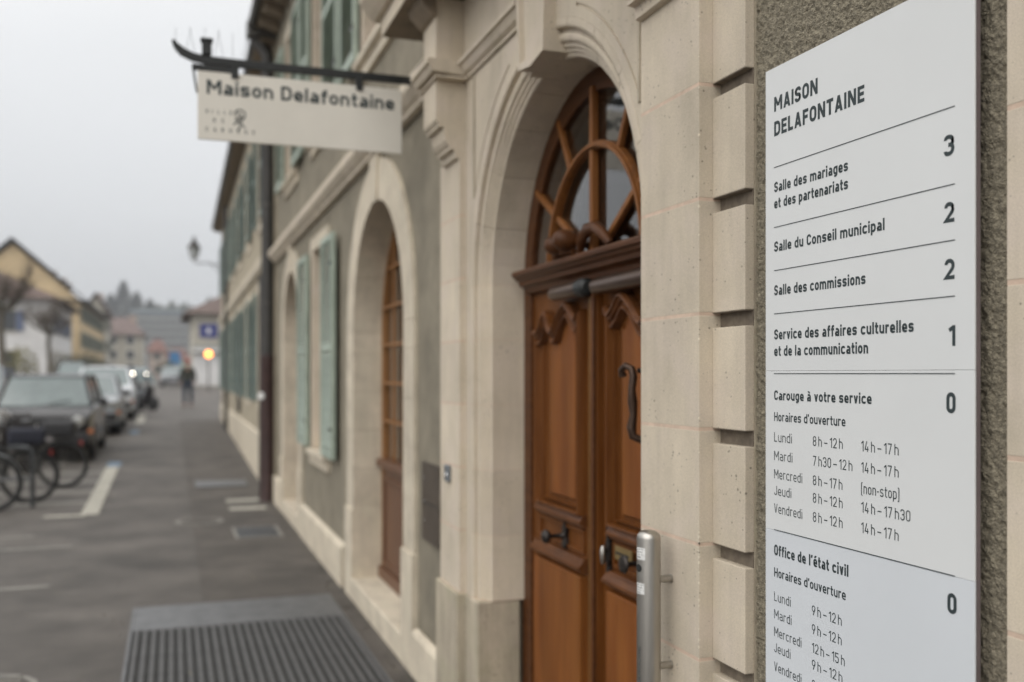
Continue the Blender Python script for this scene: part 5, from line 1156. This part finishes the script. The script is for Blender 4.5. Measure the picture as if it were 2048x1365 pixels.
shrub('yellow green shrub in front of the white house behind the estate car', -8.55, 66, 2.6, 1.1, 'leafy_y', 1)
shrub('dark green clipped bush at the foot of the white house side', -8.2, 92, 2.4, 1.4, 'leafy', 2)
shrub('dark evergreen bush before the gap between white and ochre house', -7.9, 104, 3.0, 1.5, 'leafy', 3)
shrub('dark bush below the ochre house front', -8.0, 122, 2.6, 1.7, 'leafy', 4)
shrub('dark low bush in the middle of the far street', -.3, 118, 2.2, 1.3, 'leafy', 5)
# wooded hill
def hillz(x, y):
    g = max(0, min(1, (y - 470) / 130)); g = g * g * (3 - 2 * g)
    return .8 + g * (27 + 6 * math.sin(x * .011 + 1.9) + 3 * math.sin(x * .037))
hv = []; hf = []; nx, ny = 60, 14
for j in range(ny):
    for i in range(nx): x = -420 + i * 14.5; y_ = 465 + j * 22; hv.append((x, y_, hillz(x, y_)))
for j in range(ny - 1):
    for i in range(nx - 1): a = j * nx + i; hf.append((a, a + 1, a + nx + 1, a + nx))
o = MB().add(hv, hf).build('hill', mat('hillside', (.055, .06, .035), .95, var=.2, scale=.05)); o['kind'] = 'structure'
M['wood_far'] = mat('distant_wood', (.040, .048, .030), .95, var=.35, scale=.12)
wd = MB(); r_ = random.Random(11)
for i in range(1500):
    x = r_.uniform(-260, 200); y_ = r_.uniform(478, 640); z = hillz(x, y_); R = r_.uniform(2.2, 4.8); H_ = R * r_.uniform(1.5, 2.8)
    k = 7; a0 = r_.uniform(0, 1)
    prof = [(0, .5), (.18, .95), (.45, 1.0), (.72, .72), (.93, .3)]
    vs = []
    for zz, rr_ in prof:
        for j in range(k): a = 2 * PI * j / k + a0; q = R * rr_ * r_.uniform(.75, 1.2); vs.append((x + q * math.cos(a), y_ + q * math.sin(a), z - 1 + H_ * zz * r_.uniform(.93, 1.07)))
    vs.append((x, y_, z + H_)); fs = []
    for q in range(4):
        for j in range(k): fs.append((q * k + j, q * k + (j + 1) % k, (q + 1) * k + (j + 1) % k, (q + 1) * k + j))
    fs += [(4 * k + j, 4 * k + (j + 1) % k, 5 * k) for j in range(k)]
    wd.add(vs, fs)
tag(wd.build('hillside_wood', 'wood_far'), 'dark hazy wood covering the hill at the end of the street', 'wood', kind='stuff')
def conifer(label, x, y, h, r, seed):
    rr_ = random.Random(seed); z0 = hillz(x, y); t = thing('conifer', label, 'tree', (x, y, z0), 0, 'tall conifers on the hill')
    MB().tube([(0, 0, 0), (0, 0, h)], [.5, .08], 6).build('trunk', 'bark', t); f = MB()
    for i in range(900):
        q = rr_.random(); a = rr_.uniform(0, 2 * PI); R = r * (1 - q) ** .7 * rr_.uniform(.5, 1.05); c_ = Vector((R * math.cos(a), R * math.sin(a), h * (.12 + .88 * q))); u_ = Vector((math.cos(a), math.sin(a), -.4)) * 1.3; v_ = Vector((-math.sin(a), math.cos(a), .2)) * .8
        f.add([c_ - u_, c_ + v_, c_ + u_, c_ - v_], [(0, 1, 2, 3)])
    f.build('crown', 'wood_far', t)
for i, (lb, x, y_, top, r) in enumerate((('tallest dark conifer crowning the hill', -24, 560, 51, 8), ('conifer just left of the tallest one on the hill', -30.5, 562, 44, 7), ('conifer just right of the tallest one on the hill', -17.5, 561, 45.5, 7), ('lower conifer at the right end of the hilltop clump', -11, 566, 42, 6))): conifer(lb, x, y_, top - hillz(x, y_), r, i)

# ------------------------------------------------------------------ haze
hz = MB().box(-880, 880, -50, 1450, -1, 96).build('haze', 'dark'); hz.data.materials.clear(); hz['kind'] = 'stuff'; tag(hz, 'thin pale winter haze filling the street air', 'haze')
hm_ = bpy.data.materials.new('haze'); hm_.use_nodes = True; t_ = hm_.node_tree; t_.nodes.clear(); ho = t_.nodes.new('ShaderNodeOutputMaterial'); hp_ = t_.nodes.new('ShaderNodeVolumePrincipled')
hp_.inputs['Color'].default_value = (.92, .95, 1, 1); hp_.inputs['Density'].default_value = .0006; hp_.inputs['Anisotropy'].default_value = .2
t_.links.new(hp_.outputs[0], ho.inputs['Volume']); hz.data.materials.append(hm_); hz.visible_shadow = True
